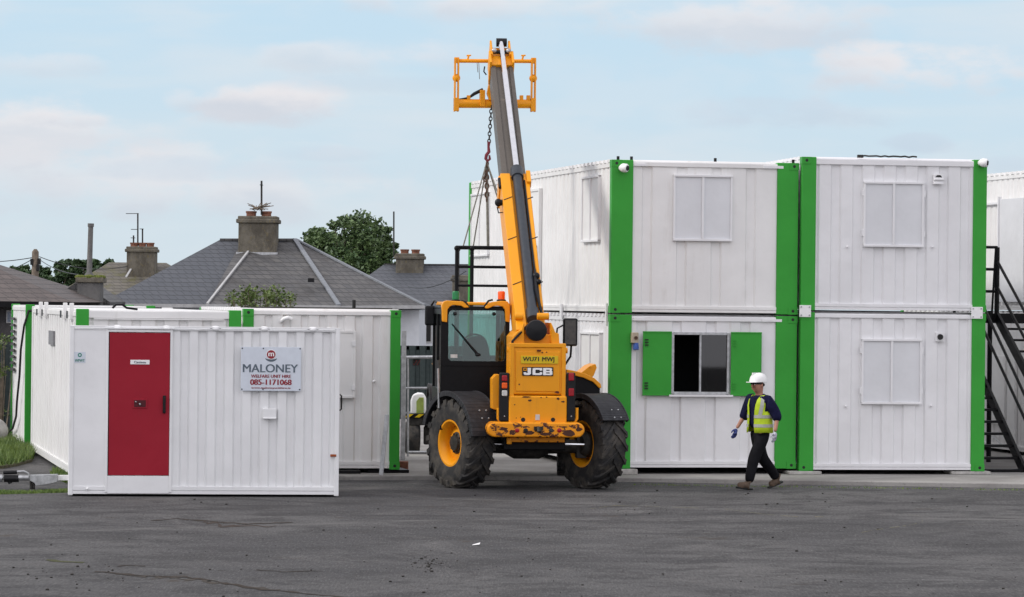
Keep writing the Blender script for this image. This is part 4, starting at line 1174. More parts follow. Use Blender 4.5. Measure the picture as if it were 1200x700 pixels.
# roof
RZ0 = ctop-0.02
m = MB(); m.box(cx0+0.0, cx1, YC0+0.02, YC1, RZ0, RZ0+0.05); rf = m.build('cab_roof', BLKM, T, bevel=0.015)
m = MB()
for pts in (((518, 377), (517.5, 358), (520, 353.5), (524, 352.3), (543, 353.5), (548, 356.5), (549.5, 360.5), (544, 361), (540, 358.5), (531, 357.6), (527, 359.5), (524.5, 363), (524, 378)),
            ((568, 360), (571, 356.5), (577, 354), (588, 352.8), (594.5, 353.2), (597.5, 357), (598, 368), (597.5, 378), (592.5, 377), (591.5, 363), (589, 359.5), (584, 358.5), (578, 359), (573, 361.5), (569, 361.8))):
    m.prism([ML(a, b, YC0-0.04) for a, b in pts], 'y', YC0-0.05, YC0+0.12)
a0, za = ML(545, 354.5, YC0+0.1); a1, zb = ML(572, 358, YC0+0.1); m.box(a0, a1, YC0+0.1, YC1, zb, za)
x0, zz = ML(520, 353.5, YC0+0.12); x1, _ = ML(595, 353.5, YC0+0.12); m.box(x0, x1, YC0+0.12, YC1, zz-0.06, zz-0.005)
m.build('roof_cowl', YEL, rf, bevel=0.012)
for px, mt in ((587.5, LAMB), (534, LGRN)):
    x, z = ML(px, 352.5, YC0+0.3)
    m = MB(); m.lathe([(0.075, 0), (0.075, 0.04), (0.06, 0.05)], (x, YC0+0.3, z-0.03), 'z', 18); bb = m.build('beacon', BLK, T)
    m = MB(); m.lathe([(0.056, 0), (0.058, 0.11), (0.045, 0.13)], (x, YC0+0.3, z+0.02), 'z', 18); m.build('beacon_lens', mt, bb)
m = MB()
for a, b in (((541, 352.5), (550, 362)), ((577, 351.5), (567, 360))):
    p0 = ML(*a, YC0); p1 = ML(*b, YC0); m.tube([(p0[0], YC0-0.02, p0[1]), ((p0[0]+p1[0])/2, YC0-0.05, (p0[1]+p1[1])/2+0.04), (p1[0], YC0-0.02, p1[1])], 0.016, 6)
p = ML(531, 368, YC0-0.01); q = ML(579, 368, YC0-0.01)
m.ball((p[0]+0.03, YC0-0.02, p[1]), 0.03, 8); m.ball((q[0], YC0-0.02, q[1]), 0.03, 8)
m.build('work_lights', BLK, rf)
# wiper
p0 = ML(560.5, 416, YC0-0.03); p1 = ML(530, 380, YC0-0.03)
m = MB(); m.tube([(p0[0], YC0-0.03, p0[1]), (p1[0], YC0-0.03, p1[1])], [0.018, 0.010], 6); m.ball((p0[0], YC0-0.03, p0[1]), 0.035, 8, (1.2, 0.6, 0.8)); m.build('wiper', BLK, cabf)
# handrail wire and latch at the cab's left edge
m = MB(); p0 = ML(517, 432, YC0); p1 = ML(518, 478, YC0); m.tube([(p0[0]-0.05, YC0-0.02, p0[1]), (p1[0]-0.05, YC0-0.02, p1[1])], 0.018, 8); m.build('grab_rail', GALV, cabf)
# mirrors
def mirror(x, y, z, w, h, arm, glassmat, tilt=0.0):
    m = MB(); m.tube(arm, 0.018, 8); ar = m.build('mirror_arm', BLK, T)
    m = MB(); m.box(x-w/2, x+w/2, y, y+0.09, z-h/2, z+h/2); h_ = m.build('mirror', BLK, ar, bevel=0.03, seg=3)
    m = MB(); m.box(x-w/2+0.03, x+w/2-0.03, y-0.003, y+0.02, z-h/2+0.03, z+h/2-0.03); m.build('mirror_glass', glassmat, h_)
x, z = ML(504, 370, 1.6); p = ML(518, 357, 1.5)
mirror(x, 1.6, z, 0.16, 0.32, [(x+0.02, 1.64, z+0.16), (x+0.07, 1.64, z+0.24), (p[0], 1.5, p[1]-0.02), (p[0]+0.1, 1.5, p[1]-0.04)], BLK)
x, z = ML(668.5, 389.5, 1.3); yy = 1.3
a = ML(670, 407, yy); b = ML(669, 418, yy); c = ML(661, 430, yy); d = ML(656, 386+10, yy); e_ = ML(662, 384+8, yy)
mirror(x, yy, z, 0.235, 0.45, [(c[0]-0.1, yy+0.05, c[1]-0.15), (c[0], yy+0.05, c[1]), (b[0], yy+0.05, b[1]), (a[0], yy+0.05, a[1]+0.05)], MIRR)
m = MB(); g0 = ML(661, 381, yy); g1 = ML(653.5, 385, yy); g2 = ML(651.5, 402, yy)
m.tube([(g0[0], yy+0.05, g0[1]), (g1[0], yy+0.05, g1[1]), (g2[0], yy+0.05, g2[1])], 0.014, 8); m.box(g2[0]-0.04, g2[0]+0.04, yy, yy+0.1, g2[1]-0.02, g2[1]+0.12); m.build('mirror_stay', BLK, T)
m = MB(); h0 = ML(601, 416, YB+0.1); h1 = ML(601, 400, YB+0.1); h2 = ML(618, 381, YB+0.3)
h3 = ML(598, 430, YB+0.1); m.tube([(h3[0], YB+0.05, h3[1]), (h1[0]-0.01, YB+0.05, h1[1]), (h2[0], YB+0.2, h2[1])], 0.02, 8); m.build('hose', BLK, T)

# boom tower cheeks
m = MB()
YT0, YT1 = YB+0.12, 0.25
for s, pts in ((0, ((601, 406), (601, 395), (606, 389), (611, 386), (614, 377), (615, 406))), (1, ((646, 406), (646, 378), (651, 390), (655, 391), (656, 406)))):
    q = [ML(a, b, YT0) for a, b in pts]
    m.prism(q, 'y', YT0, YT1)
q0, q1 = ML(614, 392, YT0+0.05), ML(648, 406, YT0+0.05)
m.box(q0[0], q1[0], YT0+0.08, YT1, q1[1], q0[1])
m.build('boom_tower', YEL, T, bevel=0.012)
# pins
for pa, pb, py, yl, dy, r_ in ((605, 615, 371, YT0, 0.25, 0.055), (631, 645, 371, YT0, 0.2, 0.055), (659, 666, 411, YB+0.2, 0.1, 0.045), (595, 602, 410, YB+0.2, 0.1, 0.045)):
    x0, z = ML(pa, py, yl); x1 = ML(pb, py, yl)[0]
    m = MB(); m.tube([(x0, yl+dy, z), (x1, yl+dy, z)], r_, 14); m.build('pivot_pin', YEL, T, bevel=0.01)
# round black cap at the boom root
x, z = ML(628.8, 387.5, YT0-0.1)
m = MB(); m.lathe([(0.165, 0.10), (0.165, 0.02), (0.155, 0.0), (0.10, -0.012), (0.02, -0.02)], (x, YT0-0.1, z), 'y', 28); m.box(x-0.155, x+0.155, YT0-0.115, YT0-0.10, z+0.01, z+0.03); m.build('boom_end_cap', BLK, T)

# boom
bxm, bz0 = ML(621.5, 378, -0.55)
hx_, hz_ = ML(585.6, 53, 5.75)
P0 = Vector((bxm, -0.55, bz0)); P1 = Vector((hx_, 5.75, hz_))
bd = (P1-P0).normalized(); bs = bd.cross(Vector((0, 0, 1))).normalized(); bu_ = bs.cross(bd).normalized(); BL = (P1-P0).length
def BP(s, x, u): return P0+bd*s+bs*x+bu_*u
def bbox(m, s0, s1, w0, w1, u0, u1, cx=0.0):
    m.hexa([BP(s0, cx-w0/2, u0), BP(s0, cx+w0/2, u0), BP(s1, cx+w1/2, u0), BP(s1, cx-w1/2, u0),
            BP(s0, cx-w0/2, u1), BP(s0, cx+w0/2, u1), BP(s1, cx+w1/2, u1), BP(s1, cx-w1/2, u1)])
# where the outer section ends: the s whose projection is y=207
def sproj(py):
    lo, hi = 0, BL
    for _ in range(40):
        mm = (lo+hi)/2; q = BP(mm, 0, 0); w = TO+ux*q.x+uy*q.y+Vector((0, 0, q.z))
        if proj(w)[1] > py: lo = mm
        else: hi = mm
    return lo
sE = sproj(206)
bm_ = MB(); bbox(bm_, -0.25, sE, 0.47, 0.47, -0.46, -0.03)
# raised flanges on both sides of the top trough
bbox(bm_, -0.25, sE, 0.165, 0.165, -0.03, 0.05, -0.152); bbox(bm_, 0.35, sE, 0.07, 0.10, -0.03, 0.05, 0.19)
bbox(bm_, sE-0.25, sE+0.03, 0.52, 0.52, -0.50, -0.02)
boom = bm_.build('boom', YEL, T, bevel=0.015)
m = MB()
for s in (0.9, 2.1, 3.2):
    for x_, sg_ in ((-0.15, 1), (0.19, -1)):
        q = [BP(s, x_-0.07, 0.052), BP(s+0.09, x_+0.07, 0.052)]
        m.tube(q, 0.009, 5)
m.build('boom_weld', DARKM, boom)
m = MB(); bbox(m, sE-0.3, sE+0.02, 0.07, 0.07, -0.03, 0.10, 0.225); m.build('boom_stop', YEL, boom, bevel=0.008)
m = MB(); bbox(m, sE-1.0, BL-0.55, 0.40, 0.375, -0.43, -0.05)
bbox(m, sE+0.02, BL-0.55, 0.10, 0.095, -0.05, -0.03, -0.15); bbox(m, sE+0.02, BL-0.55, 0.08, 0.075, -0.05, -0.03, 0.16)
inner = m.build('inner_boom', STEELB, T, bevel=0.012)
# extension cylinder and its rod along the top
s0r = 0.12
m = MB(); m.tube([BP(s0r, 0.045, 0.03), BP(sE-0.05, 0.045, 0.045)], 0.078, 18); m.tube([BP(sE-0.12, 0.045, 0.045), BP(sE+0.12, 0.045, 0.045)], 0.10, 18)
m.tube([BP(s0r-0.1, 0.045, 0.03), BP(s0r+0.15, 0.045, 0.03)], 0.10, 16)
cyl = m.build('extension_cylinder', plain('dark_cylinder', (0.035, 0.042, 0.052), 0.4), T)
m = MB(); m.tube([BP(sE, 0.045, 0.045), BP(BL+0.02, 0.02, 0.05)], 0.050, 16); m.build('chrome_rod', CHROME, cyl)
m = MB()
m.tube([BP(0.3, 0.17, 0.04), BP(1.0, 0.165, 0.06), BP(1.4, 0.15, 0.05), BP(sE-0.2, 0.150, 0.04)], 0.020, 8); m.tube([BP(0.1, 0.20, 0.02), BP(0.7, 0.13, 0.10), BP(1.25, 0.15, 0.08)], 0.024, 8)
m.ball(BP(1.1, 0.16, 0.08), 0.06, 10); m.ball(BP(0.95, 0.19, 0.08), 0.045, 10)
m.build('hose', BLK, boom)
m = MB(); m.ball(BP(sE-0.7, -0.30, -0.05), 0.06, 10, (1, 1, 1.1)); m.tube([BP(sE-0.7, -0.23, -0.05), BP(sE-0.7, -0.30, -0.05)], 0.05, 8); wl = m.build('work_light', BLK, boom)
m = MB(); m.tube([BP(sE-0.35, -0.25, 0.0), BP(sE-0.1, -0.25, 0.0)], 0.03, 8); m.tube([BP(sE-0.75, -0.32, -0.1), BP(sE-0.85, -0.30, -0.15), BP(sE-0.9, -0.24, -0.1)], 0.01, 6); m.build('bracket', BLK, boom)
# head
m = MB(); bbox(m, BL-0.62, BL-0.34, 0.43, 0.40, -0.42, 0.0); bbox(m, BL-0.36, BL-0.02, 0.34, 0.33, -0.36, -0.04)
for s in (-1, 1):
    bbox(m, BL-0.66, BL-0.30, 0.04, 0.04, -0.3, 0.08, s*0.195); bbox(m, BL-0.40, BL+0.03, 0.035, 0.035, -0.3, 0.08, s*0.16)
hd = m.build('boom_head', YEL, T, bevel=0.012)
m = MB(); m.tube([BP(BL+0.02, -0.06, 0.04), BP(BL+0.02, 0.12, 0.04)], 0.075, 16); m.tube([BP(BL-0.3, -0.15, 0.05), BP(BL-0.3, 0.17, 0.05)], 0.035, 10)
m.build('head_pin', BLK, hd); m = MB()
for s in (-0.12, 0.13): m.ball(BP(BL-0.3, s, 0.08), 0.045, 10)
m.build('head_bolt', GALV, hd)
# carriage: rectangular fork frame
YCR = 6.05
def C(px, py): q = ML(px, py, YCR); return Vector((q[0], YCR, q[1]))
m = MB()
A_, B_, C_, D_ = C(535, 71.5), C(625, 72), C(534.5, 121.5), C(625.5, 122)
m.tube([A_, B_], 0.034, 12); m.tube([C_, D_], 0.078, 16)
for (t_, b_) in ((A_, C_), (B_, D_)):
    m.box(t_.x-0.04, t_.x-0.012, YCR-0.06, YCR+0.06, b_.z-0.14, t_.z+0.04); m.box(t_.x+0.018, t_.x+0.046, YCR-0.06, YCR+0.06, b_.z-0.14, t_.z+0.04)
    m.ball((t_.x, YCR, (t_.z*0.6+b_.z*0.4)), 0.07, 10); m.box(t_.x-0.04, t_.x+0.046, YCR-0.08, YCR+0.08, b_.z-0.13, b_.z+0.1)
    m.box(t_.x-0.04, t_.x+0.046, YCR-0.04, YCR+0.04, t_.z-0.04, t_.z+0.06)
for px in (548, 612):
    p = C(px, 70); m.tube([p, p+Vector((0.02, 0, 0.07))], 0.018, 8); m.tube([p+Vector((-0.02, 0, 0.07)), p+Vector((0.06, 0, 0.075))], 0.014, 8)
for px in (549, 611, 619):
    p = C(px, 114); m.box(p.x-0.03, p.x+0.03, YCR-0.05, YCR+0.05, p.z-0.08, p.z+0.03)
# uprights that join the frame to the boom head
for px in (570.5,):
    pts = [C(574, 92), C(572, 100), C(570, 110), C(573, 118), C(577, 118), C(577, 92)]
    m.prism([(p.x, p.z) for p in pts], 'y', YCR-0.12, YCR+0.02)
p0 = C(562, 125); p1 = C(568, 106); m.box(p0.x, p1.x, YCR-0.10, YCR+0.08, p0.z, p1.z)
p0 = C(577, 123); p1 = C(600, 90); m.box(p0.x, p1.x, YCR-0.1, YCR, p0.z, p1.z)
car = m.build('fork_carriage', YEL, T, bevel=0.006)
m = MB(); m.tube([C(566, 105), C(556, 110), C(549, 115), C(538, 117)], [0.03, 0.03, 0.02, 0.02], 8); m.tube([C(568, 78), C(567, 84), C(570, 88)], 0.012, 6); m.build('hose', BLK, car)
m = MB()
for px, L_ in ((559, 12), (561, 20)): m.tube([C(px, 73), C(px+1, 73+L_)], 0.006, 5)
m.build('loose_strap', SLING, car)

# bonnet on the right side, seen over the right fender
m = MB()
YE0, YE1 = 0.35, 2.2
top = [(664, 433), (672, 434.5), (686, 438), (697, 443.5), (704, 450), (705, 455)]
q = [ML(a, b, YE0) for a, b in top]
qb = [ML(702, 455, YE0), ML(695, 448, YE0), ML(684, 443, YE0), ML(672, 440, YE0), ML(664, 440, YE0)]
m.prism(q+qb, 'y', YE0, YE1); m.build('bonnet', YEL, T, bevel=0.012)
m = MB(); q = [ML(a, b, YE0+0.05) for a, b in ((664, 439), (672, 439.5), (684, 442.5), (695, 447.5), (703, 455), (703, 478), (664, 480))]
m.prism(q, 'y', YE0+0.05, YE1-0.05); m.build('engine_bay', BLKM, T)
m = MB(); q = [ML(a, b, 2.6) for a, b in ((680, 437), (690, 429), (697, 426.5), (698.5, 431), (695, 440), (690, 446))]; m.prism(q, 'y', 2.5, 3.2)
x, z = ML(692, 430, 2.5); m.lathe([(0.02, 0), (0.02, -0.02)], (x, 2.5, z), 'y', 10); m.build('front_arm', YEL, T, bevel=0.008)
m = MB(); q = [ML(a, b, 2.3) for a, b in ((506.5, 426), (509, 425), (514.5, 431), (515.5, 440), (513, 452), (511.5, 452), (511, 441))]; m.prism(q, 'y', 2.2, 2.4); m.build('front_arm', YEL, T, bevel=0.008)

# fenders
def fender(cx, cy, steer, R, w, a0, a1, th=0.025, lip=0.05, drop=None, xoff=0.0):
    n = 30; m = MB(); pv = None
    for k in range(n+1):
        a = radians(a0+(a1-a0)*k/n)
        d = Vector((0, cos(a), sin(a)))
        c = [Vector((-w/2+xoff, 0, 0))+d*R, Vector((w/2+xoff, 0, 0))+d*R, Vector((w/2+xoff, 0, 0))+d*(R+th), Vector((-w/2+xoff, 0, 0))+d*(R+th)]
        cL = [Vector((-w/2-0.015+xoff, 0, 0))+d*(R-lip), Vector((-w/2+0.012+xoff, 0, 0))+d*(R-lip), Vector((-w/2+0.012+xoff, 0, 0))+d*(R+th+0.008), Vector((-w/2-0.015+xoff, 0, 0))+d*(R+th+0.008)]
        cR = [v+Vector((w+0.003, 0, 0)) for v in cL]
        if pv:
            for A, B in zip(pv, (c, cL, cR)): m.hexa([A[0], A[1], B[1], B[0], A[3], A[2], B[2], B[3]])
        pv = (c, cL, cR)
    f = m.build('fender', FEND, T, bevel=0.006)
    f.location = (cx, cy, 0.70); f.rotation_euler = (0, 0, steer)
    return f
f1 = fender(lx-0.0, 0.0, ST, 0.79, 0.50, 20, 170)
f2 = fender(rx+0.0, 0.0, ST, 0.77, 0.46, 55, 150)
f3 = fender(-1.12, 2.6, radians(-2), 0.84, 0.44, 50, 165)
for f, a_ in ((f1, (140, 150)), (f2, (138, 148)), (f3, (135,))):
    m = MB()
    for a in a_:
        a = radians(a)
        for x_ in (-0.04, 0.08):
            p = Vector((x_, 0.83*cos(a), 0.83*sin(a))); m.ball(p, 0.014, 6)
    m.build('bolts', GALV, f)
m = MB(); p0 = ML(676, 475.5, 0.0); p1 = ML(706, 474, -0.45); m.tube([(p0[0]-0.2, 0.0, p0[1]), (p0[0], -0.1, p0[1]), (p1[0], -0.4, p1[1])], 0.022, 8); m.build('fender_stay', BLK, T)

# ------------------------------------------------------------------ lifting chain and the black landing it holds
hook_top = TO+ux*C(576, 124).x+uy*(YCR-0.06)+Vector((0, 0, C(576, 124).z))
HY = hook_top.y
def W_(px, py, dy=0.0): return at(px, py, HY+dy)
LC = empty('lifting_chain', W_(575, 130), 0, 'rusty lifting chain with hook and four leg slings hanging from the boom', 'lifting chain')
org = W_(575, 130)
def chain(m, a, b, r=0.007, L=0.075, w=0.032):
    a, b = Vector(a), Vector(b); n = max(2, int((b-a).length/(L*0.72))); d = (b-a).normalized()
    s = d.cross(Vector((0.2, 1, 0.1))).normalized(); t2 = d.cross(s)
    for i in range(n):
        c = a+(b-a)*((i+0.5)/n); v = s if i % 2 else t2
        pts = []
        for k in range(10):
            an = 2*pi*k/10; pts.append(c+d*(L/2*cos(an))+v*(w*sin(an)*0.9))
        m.tube(pts, r, 5, closed=True)
m = MB(); chain(m, W_(576, 124)-org, W_(573, 168)-org, 0.010, 0.085, 0.03); m.build('chain', plain('chain_dark', (0.05, 0.045, 0.04), 0.6, 0.4), LC)
m = MB()
hk = [W_(573, 166), W_(572.5, 172), W_(573, 178), W_(570, 182), W_(569.3, 186), W_(571.5, 189), W_(574, 186.5), W_(573.5, 182)]
m.tube([p-org for p in hk], [0.03, 0.022, 0.03, 0.03, 0.03, 0.028, 0.024, 0.015], 8); m.build('hook', plain('hook_dark_red', (0.16, 0.02, 0.03), 0.5), LC)
m = MB()
jn = W_(570.5, 190)-org
chain(m, jn, W_(570.5, 236)-org, 0.016, 0.10, 0.035); chain(m, jn+Vector((0.02, 0.02, -0.02)), W_(568.5, 212)-org, 0.016, 0.10, 0.035)
m.build('chain_bundle', RUST, LC)
# landing
LX0, LX1 = W_(536, 291).x, W_(604, 291).x
LZ = W_(560, 290.5).z
LY0, LY1 = HY-0.45, HY+0.45
m = MB()
rails_z = (LZ, W_(560, 313).z, W_(560, 335).z)
PF = empty('steel_landing', (0, 0, 0), 0, 'black steel landing with tubular handrail hanging on the slings behind the cab', 'landing')
m = MB(); r_ = 0.028
for z in rails_z:
    m.tube([(LX0, LY0, z), (LX1, LY0, z)], r_ if z == LZ else r_*0.75, 8); m.tube([(LX0, LY1, z), (LX1, LY1, z)], r_ if z == LZ else r_*0.75, 8)
    m.tube([(LX0, LY0, z), (LX0, LY1, z)], r_*0.8, 8)
ZF = 1.98
rail = m.build('handrail', BLKM, PF)
for x, y in ((LX0, LY0), (W_(553.5, 300).x, LY0), (LX1, LY0), (LX0, LY1), (LX1, LY1)):
    m = MB(); m.tube([(x, y, ZF), (x, y, LZ+0.0)], 0.033, 8); m.ball((x, y, LZ-0.02), 0.05, 8); m.build('post', BLKM, PF)
m = MB(); m.box(LX0-0.05, LX1+0.05, LY0-0.05, LY1+0.05, ZF-0.14, ZF); m.build('floor', BLKM, PF, bevel=0.01)
m = MB()
for px, py, yy in ((542.5, 290, LY0), (554.5, 290, LY1)):
    m.tube([jn, at(px, py, yy)-org], 0.012, 6)
m.tube([jn, Vector((LX1-0.05, LY1, LZ))-org], 0.012, 6)
m.tube([jn+Vector((0, 0, -0.1)), W_(572, 291)-org], 0.024, 6); m.tube([jn, Vector((W_(589, 243).x, LY0, W_(589, 243).z))-org, Vector((LX1, LY0, LZ))-org], 0.011, 6)
m.build('sling', SLING, LC)

# ------------------------------------------------------------------ black stairs on the right
def st_pt(px, Y, py): return at(px, py, Y)
def flight(name, label, pt, run_dir, width_dir, w, z_bot, z_top, slope, rails, railside):
    """pt lies on the visible stringer; straight flight, treads, two stringers, handrail"""
    o = empty(name, (pt.x, pt.y, pt.z), 0, label, 'stairs', 'black steel stairs up to the cabins')
    d = Vector(run_dir).normalized(); wd = Vector(width_dir).normalized(); k = math.tan(slope)
    tb = (pt.z-z_bot)/k; tt = (z_top-pt.z)/k       # down and up run
    a = d*tb+Vector((0, 0, -tb*k)); b = -d*tt+Vector((0, 0, tt*k))
    for s in (0, 1):
        m = MB(); m.beam(a+wd*w*s, b+wd*w*s, 0.05, 0.20, (0, 0, 1)); m.build('stringer', BLKM, o)
    n = int((z_top-z_bot)/0.2)
    for i in range(1, n+1):
        z = z_top-i*0.2-pt.z; c = -d*(z/k)
        m = MB(); q = c+Vector((0, 0, z)); h = d*0.13
        m.hexa([q-h+Vector((0, 0, -.04)), q+h+Vector((0, 0, -.04)), q+h+wd*w+Vector((0, 0, -.04)), q-h+wd*w+Vector((0, 0, -.04)), q-h, q+h, q+h+wd*w, q-h+wd*w])
        m.build('tread', BLKM, o)
    m = MB()
    for s in railside:
        for h in rails:
            m.tube([a+wd*w*s+Vector((0, 0, h)), b+wd*w*s+Vector((0, 0, h))], 0.027, 8)
        m.tube([b+wd*w*s, b+wd*w*s+Vector((0, 0, max(rails)))], 0.027, 8); m.tube([a+wd*w*s, a+wd*w*s+Vector((0, 0, max(rails)))], 0.027, 8)
    m.build('handrail', BLKM, o)
    return o
rd = -ax; wd = Vector((cos(YAW), sin(YAW), 0))
p1 = at(1200, 553, 59.0)
flight('steel_stairs', 'black steel flight going down to the ground right of the lower cabin', p1, rd, -wd, 1.0, 0.02, 2.72, radians(35.7), (0.92, 1.32), (0,))
p2 = at(1168, 371, 62.7)
flight('steel_stairs', 'black steel flight leading down from the landing beside the grey upper door', p2, rd, wd, 1.0, 0.02, 2.74, radians(32.6), (0.55, 1.02), (0,))
o = empty('stair_landing', (0, 0, 0), 0, 'black steel landing with handrail at first floor height right of the green post', 'landing')
q0 = Vector((p2.x, p2.y, 2.74)); m = MB()
def LQ(u, v, z): return q0 + wd*u + ax*v + Vector((0, 0, z-2.74))
uu0, uu1 = -1.3, 3.2
m.hexa([LQ(uu0, 0, 2.62), LQ(uu1, 0, 2.62), LQ(uu1, 1.6, 2.62), LQ(uu0, 1.6, 2.62), LQ(uu0, 0, 2.80), LQ(uu1, 0, 2.80), LQ(uu1, 1.6, 2.80), LQ(uu0, 1.6, 2.80)])
m.build('deck', BLKM, o)
m = MB()
zt = at(1168, 290, 62.7).z
for z in (zt, (zt*2+2.8)/3, (zt+2.8*2)/3): m.tube([LQ(uu0, 0, z), LQ(-0.0, 0, z)], 0.027, 8)
m.tube([LQ(0, 0, 2.7), LQ(0, 0, zt)], 0.045, 8); m.tube([LQ(-0.10, 0, 2.7), LQ(-0.03, 0, zt)], 0.02, 8)
m.build('handrail', BLKM, o)
for u in (-0.14, 1.9):
    m = MB(); pz = LQ(u, -0.03, 0); m.tube([(pz.x, pz.y, AZ), (pz.x, pz.y, 2.85)], 0.045, 8); m.build('leg', BLKM, o)
p = G(1171, 537, AZ)
m = MB(); m.tube([G(1163, 526, AZ+0.05)+Vector((0, 0, 0.25)), G(1176, 531, AZ+0.05)+Vector((0, 0, 0.12)), G(1205, 532, AZ)+Vector((0, 0, 0.1))], 0.015, 6)
tag(m.build('hose', GALV), 'thin grey hose trailing behind the black stairs', 'hose')

# ------------------------------------------------------------------ left edge: drawbar
DY = G(30, 573.5).y
def D(px, py, dy=0.0): return at(px, py, DY+dy)
o = empty('tow_bar', (0, 0, 0), 0, 'grey steel tow bar with coupling lying left of the white welfare cabin', 'tow bar')
m = MB()
q = [D(34, 557), D(67, 556), D(67, 565), D(54, 568), D(42, 569.5), D(40, 566), D(34, 563)]
vs = [(p.x, p.y, p.z) for p in q]; n = len(vs)
m.add(vs+[(x, y+0.14, z) for x, y, z in vs], [tuple(range(n))[::-1], tuple(range(n, 2*n))]+[(i, (i+1) % n, n+(i+1) % n, n+i) for i in range(n)])
m.build('bracket', GALV, o, bevel=0.006)
m = MB(); m.beam(D(64, 560, 0.1), D(86, 560, 0.1), 0.08, 0.08); m.build('beam', PAINTW, o, bevel=0.006)
m = MB(); m.tube([D(22, 560), D(34, 560)], 0.045, 10); m.build('collar', GALV, o)
m = MB(); m.tube([D(5, 561), D(22, 561)], 0.055, 10); m.tube([D(4, 554), D(20, 553.5)], 0.03, 8); m.tube([D(10, 561), D(12, 567)], 0.03, 8); m.build('coupling', BLK, o)
m = MB(); m.tube([D(-12, 560), D(4, 560)], 0.035, 10); m.tube([D(-4, 560.5), D(3, 560.5)], 0.055, 10); m.build('buffer', GALV, o)
m = MB(); m.tube([D(20, 553), D(28, 552.5), D(33, 555), D(34, 558)], 0.018, 8); m.build('handle', GALV, o)
m = MB(); m.tube([D(36, 560, 0.1), D(36.5, 573, 0.05)], 0.02, 8); m.tube([D(39.5, 563, 0.1), D(39.5, 573, 0.05)], 0.02, 8); m.build('stand', DARKM, o)

# ------------------------------------------------------------------ small machine and gate behind, left of the telehandler
o = empty('site_dumper', (0, 0, 0), 0, 'small dark machine with striped deck and white green hood behind the left tyre', 'machine')
Y0 = 63.5
def Q(px, py, dy=0.0): return at(px, py, Y0+dy)
m = MB(); a, b = Q(474, 485), Q(522, 490); m.box(a.x, b.x, Y0, Y0+1.4, b.z, a.z); dk = m.build('deck', BLKM, o)
m = MB()
k = 0
x = a.x
while x < b.x-0.3:
    m.prism([(x, b.z+0.005), (x+0.09, b.z+0.005), (x+0.17, a.z-0.005), (x+0.08, a.z-0.005)], 'y', Y0-0.004, Y0); x += 0.19
m.build('hazard_stripes', PLATE, dk)
m = MB(); a, b = Q(474, 490), Q(522, 499); m.box(a.x+0.05, b.x, Y0+0.05, Y0+1.3, b.z, a.z); m.build('frame', DARKM, o)
for px in (482.5, 517):
    c = Q(px, 514.5, 0.25); m = MB(); m.lathe([(0.02, -0.14), (0.16, -0.16), (0.27, -0.15), (0.30, -0.08), (0.30, 0.08), (0.27, 0.15), (0.16, 0.16), (0.02, 0.14)], (c.x, c.y, 0.30+AZ), 'x', 24)
    w = m.build('wheel', TYRE, o); w.rotation_euler = (0, 0, 0)
m = MB(); c0, c1 = Q(496, 500), Q(512, 522); m.box(c0.x, c1.x, Y0+0.2, Y0+0.9, c1.z, c0.z); m.build('engine', DARKM, o, bevel=0.03)
hood = [(480.5, 486), (480.5, 470), (483, 463.5), (488, 461.5), (495, 462), (498, 468), (498, 486)]
m = MB(); m.prism([(Q(*p).x, Q(*p).z) for p in hood], 'y', Y0+0.3, Y0+0.9); m.build('hood', PAINTW, o, bevel=0.03)
hood = [(487.5, 485), (487.5, 471), (491, 466.5), (496, 466.5), (496, 485)]
m = MB(); m.prism([(Q(*p).x, Q(*p).z) for p in hood], 'y', Y0+0.28, Y0+0.302); m.build('hood_panel', CREAM, o)

# galvanised mesh gate
o = empty('metal_gate', (0, 0, 0), 0, 'grey tubular site gate between the green post and the telehandler', 'gate')
Yg = 61.0
def Q(px, py, dy=0.0): return at(px, py, Yg+dy)
m = MB(); m.tube([Q(470, 419), Q(516, 418.5)], 0.03, 8); m.tube([Q(474, 455), Q(516, 455)], 0.022, 8); m.tube([Q(478, 419), Q(478, 535)], 0.02, 8); m.tube([Q(514, 419), Q(514, 535)], 0.02, 8); m.tube([Q(478, 530), Q(514, 530)], 0.022, 8)
m.build('frame', GALV, o)
m = MB(); a, b = Q(470.8, 388), Q(474.6, 548); m.box(a.x, b.x, Yg-0.03, Yg+0.03, AZ, a.z); m.build('post', GALV, o)
# red, white clutter sign on gate
m = MB(); a, b = Q(483.5, 421), Q(492, 429); m.box(a.x, b.x, Yg+0.05, Yg+0.06, b.z, a.z)
s_ = m.build('notice_board', DARKM, o); m = MB()
for k in range(6): m.box(a.x+0.02+k*0.02, a.x+0.032+k*0.02, Yg+0.046, Yg+0.05, b.z+0.02+(k % 3)*0.03, b.z+0.035+(k % 3)*0.03)
m.build('marks', LRED, s_)
# dark sheet fence
o = empty('sheet_fence', (0, 0, 0), 0, 'dark green corrugated fence behind the grey gate', 'fence')
Yf = 82.0
def Q(px, py, dy=0.0): return at(px, py, Yf+dy)
m = MB(); a = Q(452, 405); b = Q(560, 405); corr(m, a.x, b.x, 0.0, a.z, 0.25, 0.08, 0.04, 0, lambda u, off, z: (u, Yf-off, z)); m.build('sheet', FENCE, o, smooth=False)
m = MB(); m.box(a.x, b.x, Yf+0.04, Yf+0.1, a.z-0.1, a.z); m.build('rail', FENCE, o)

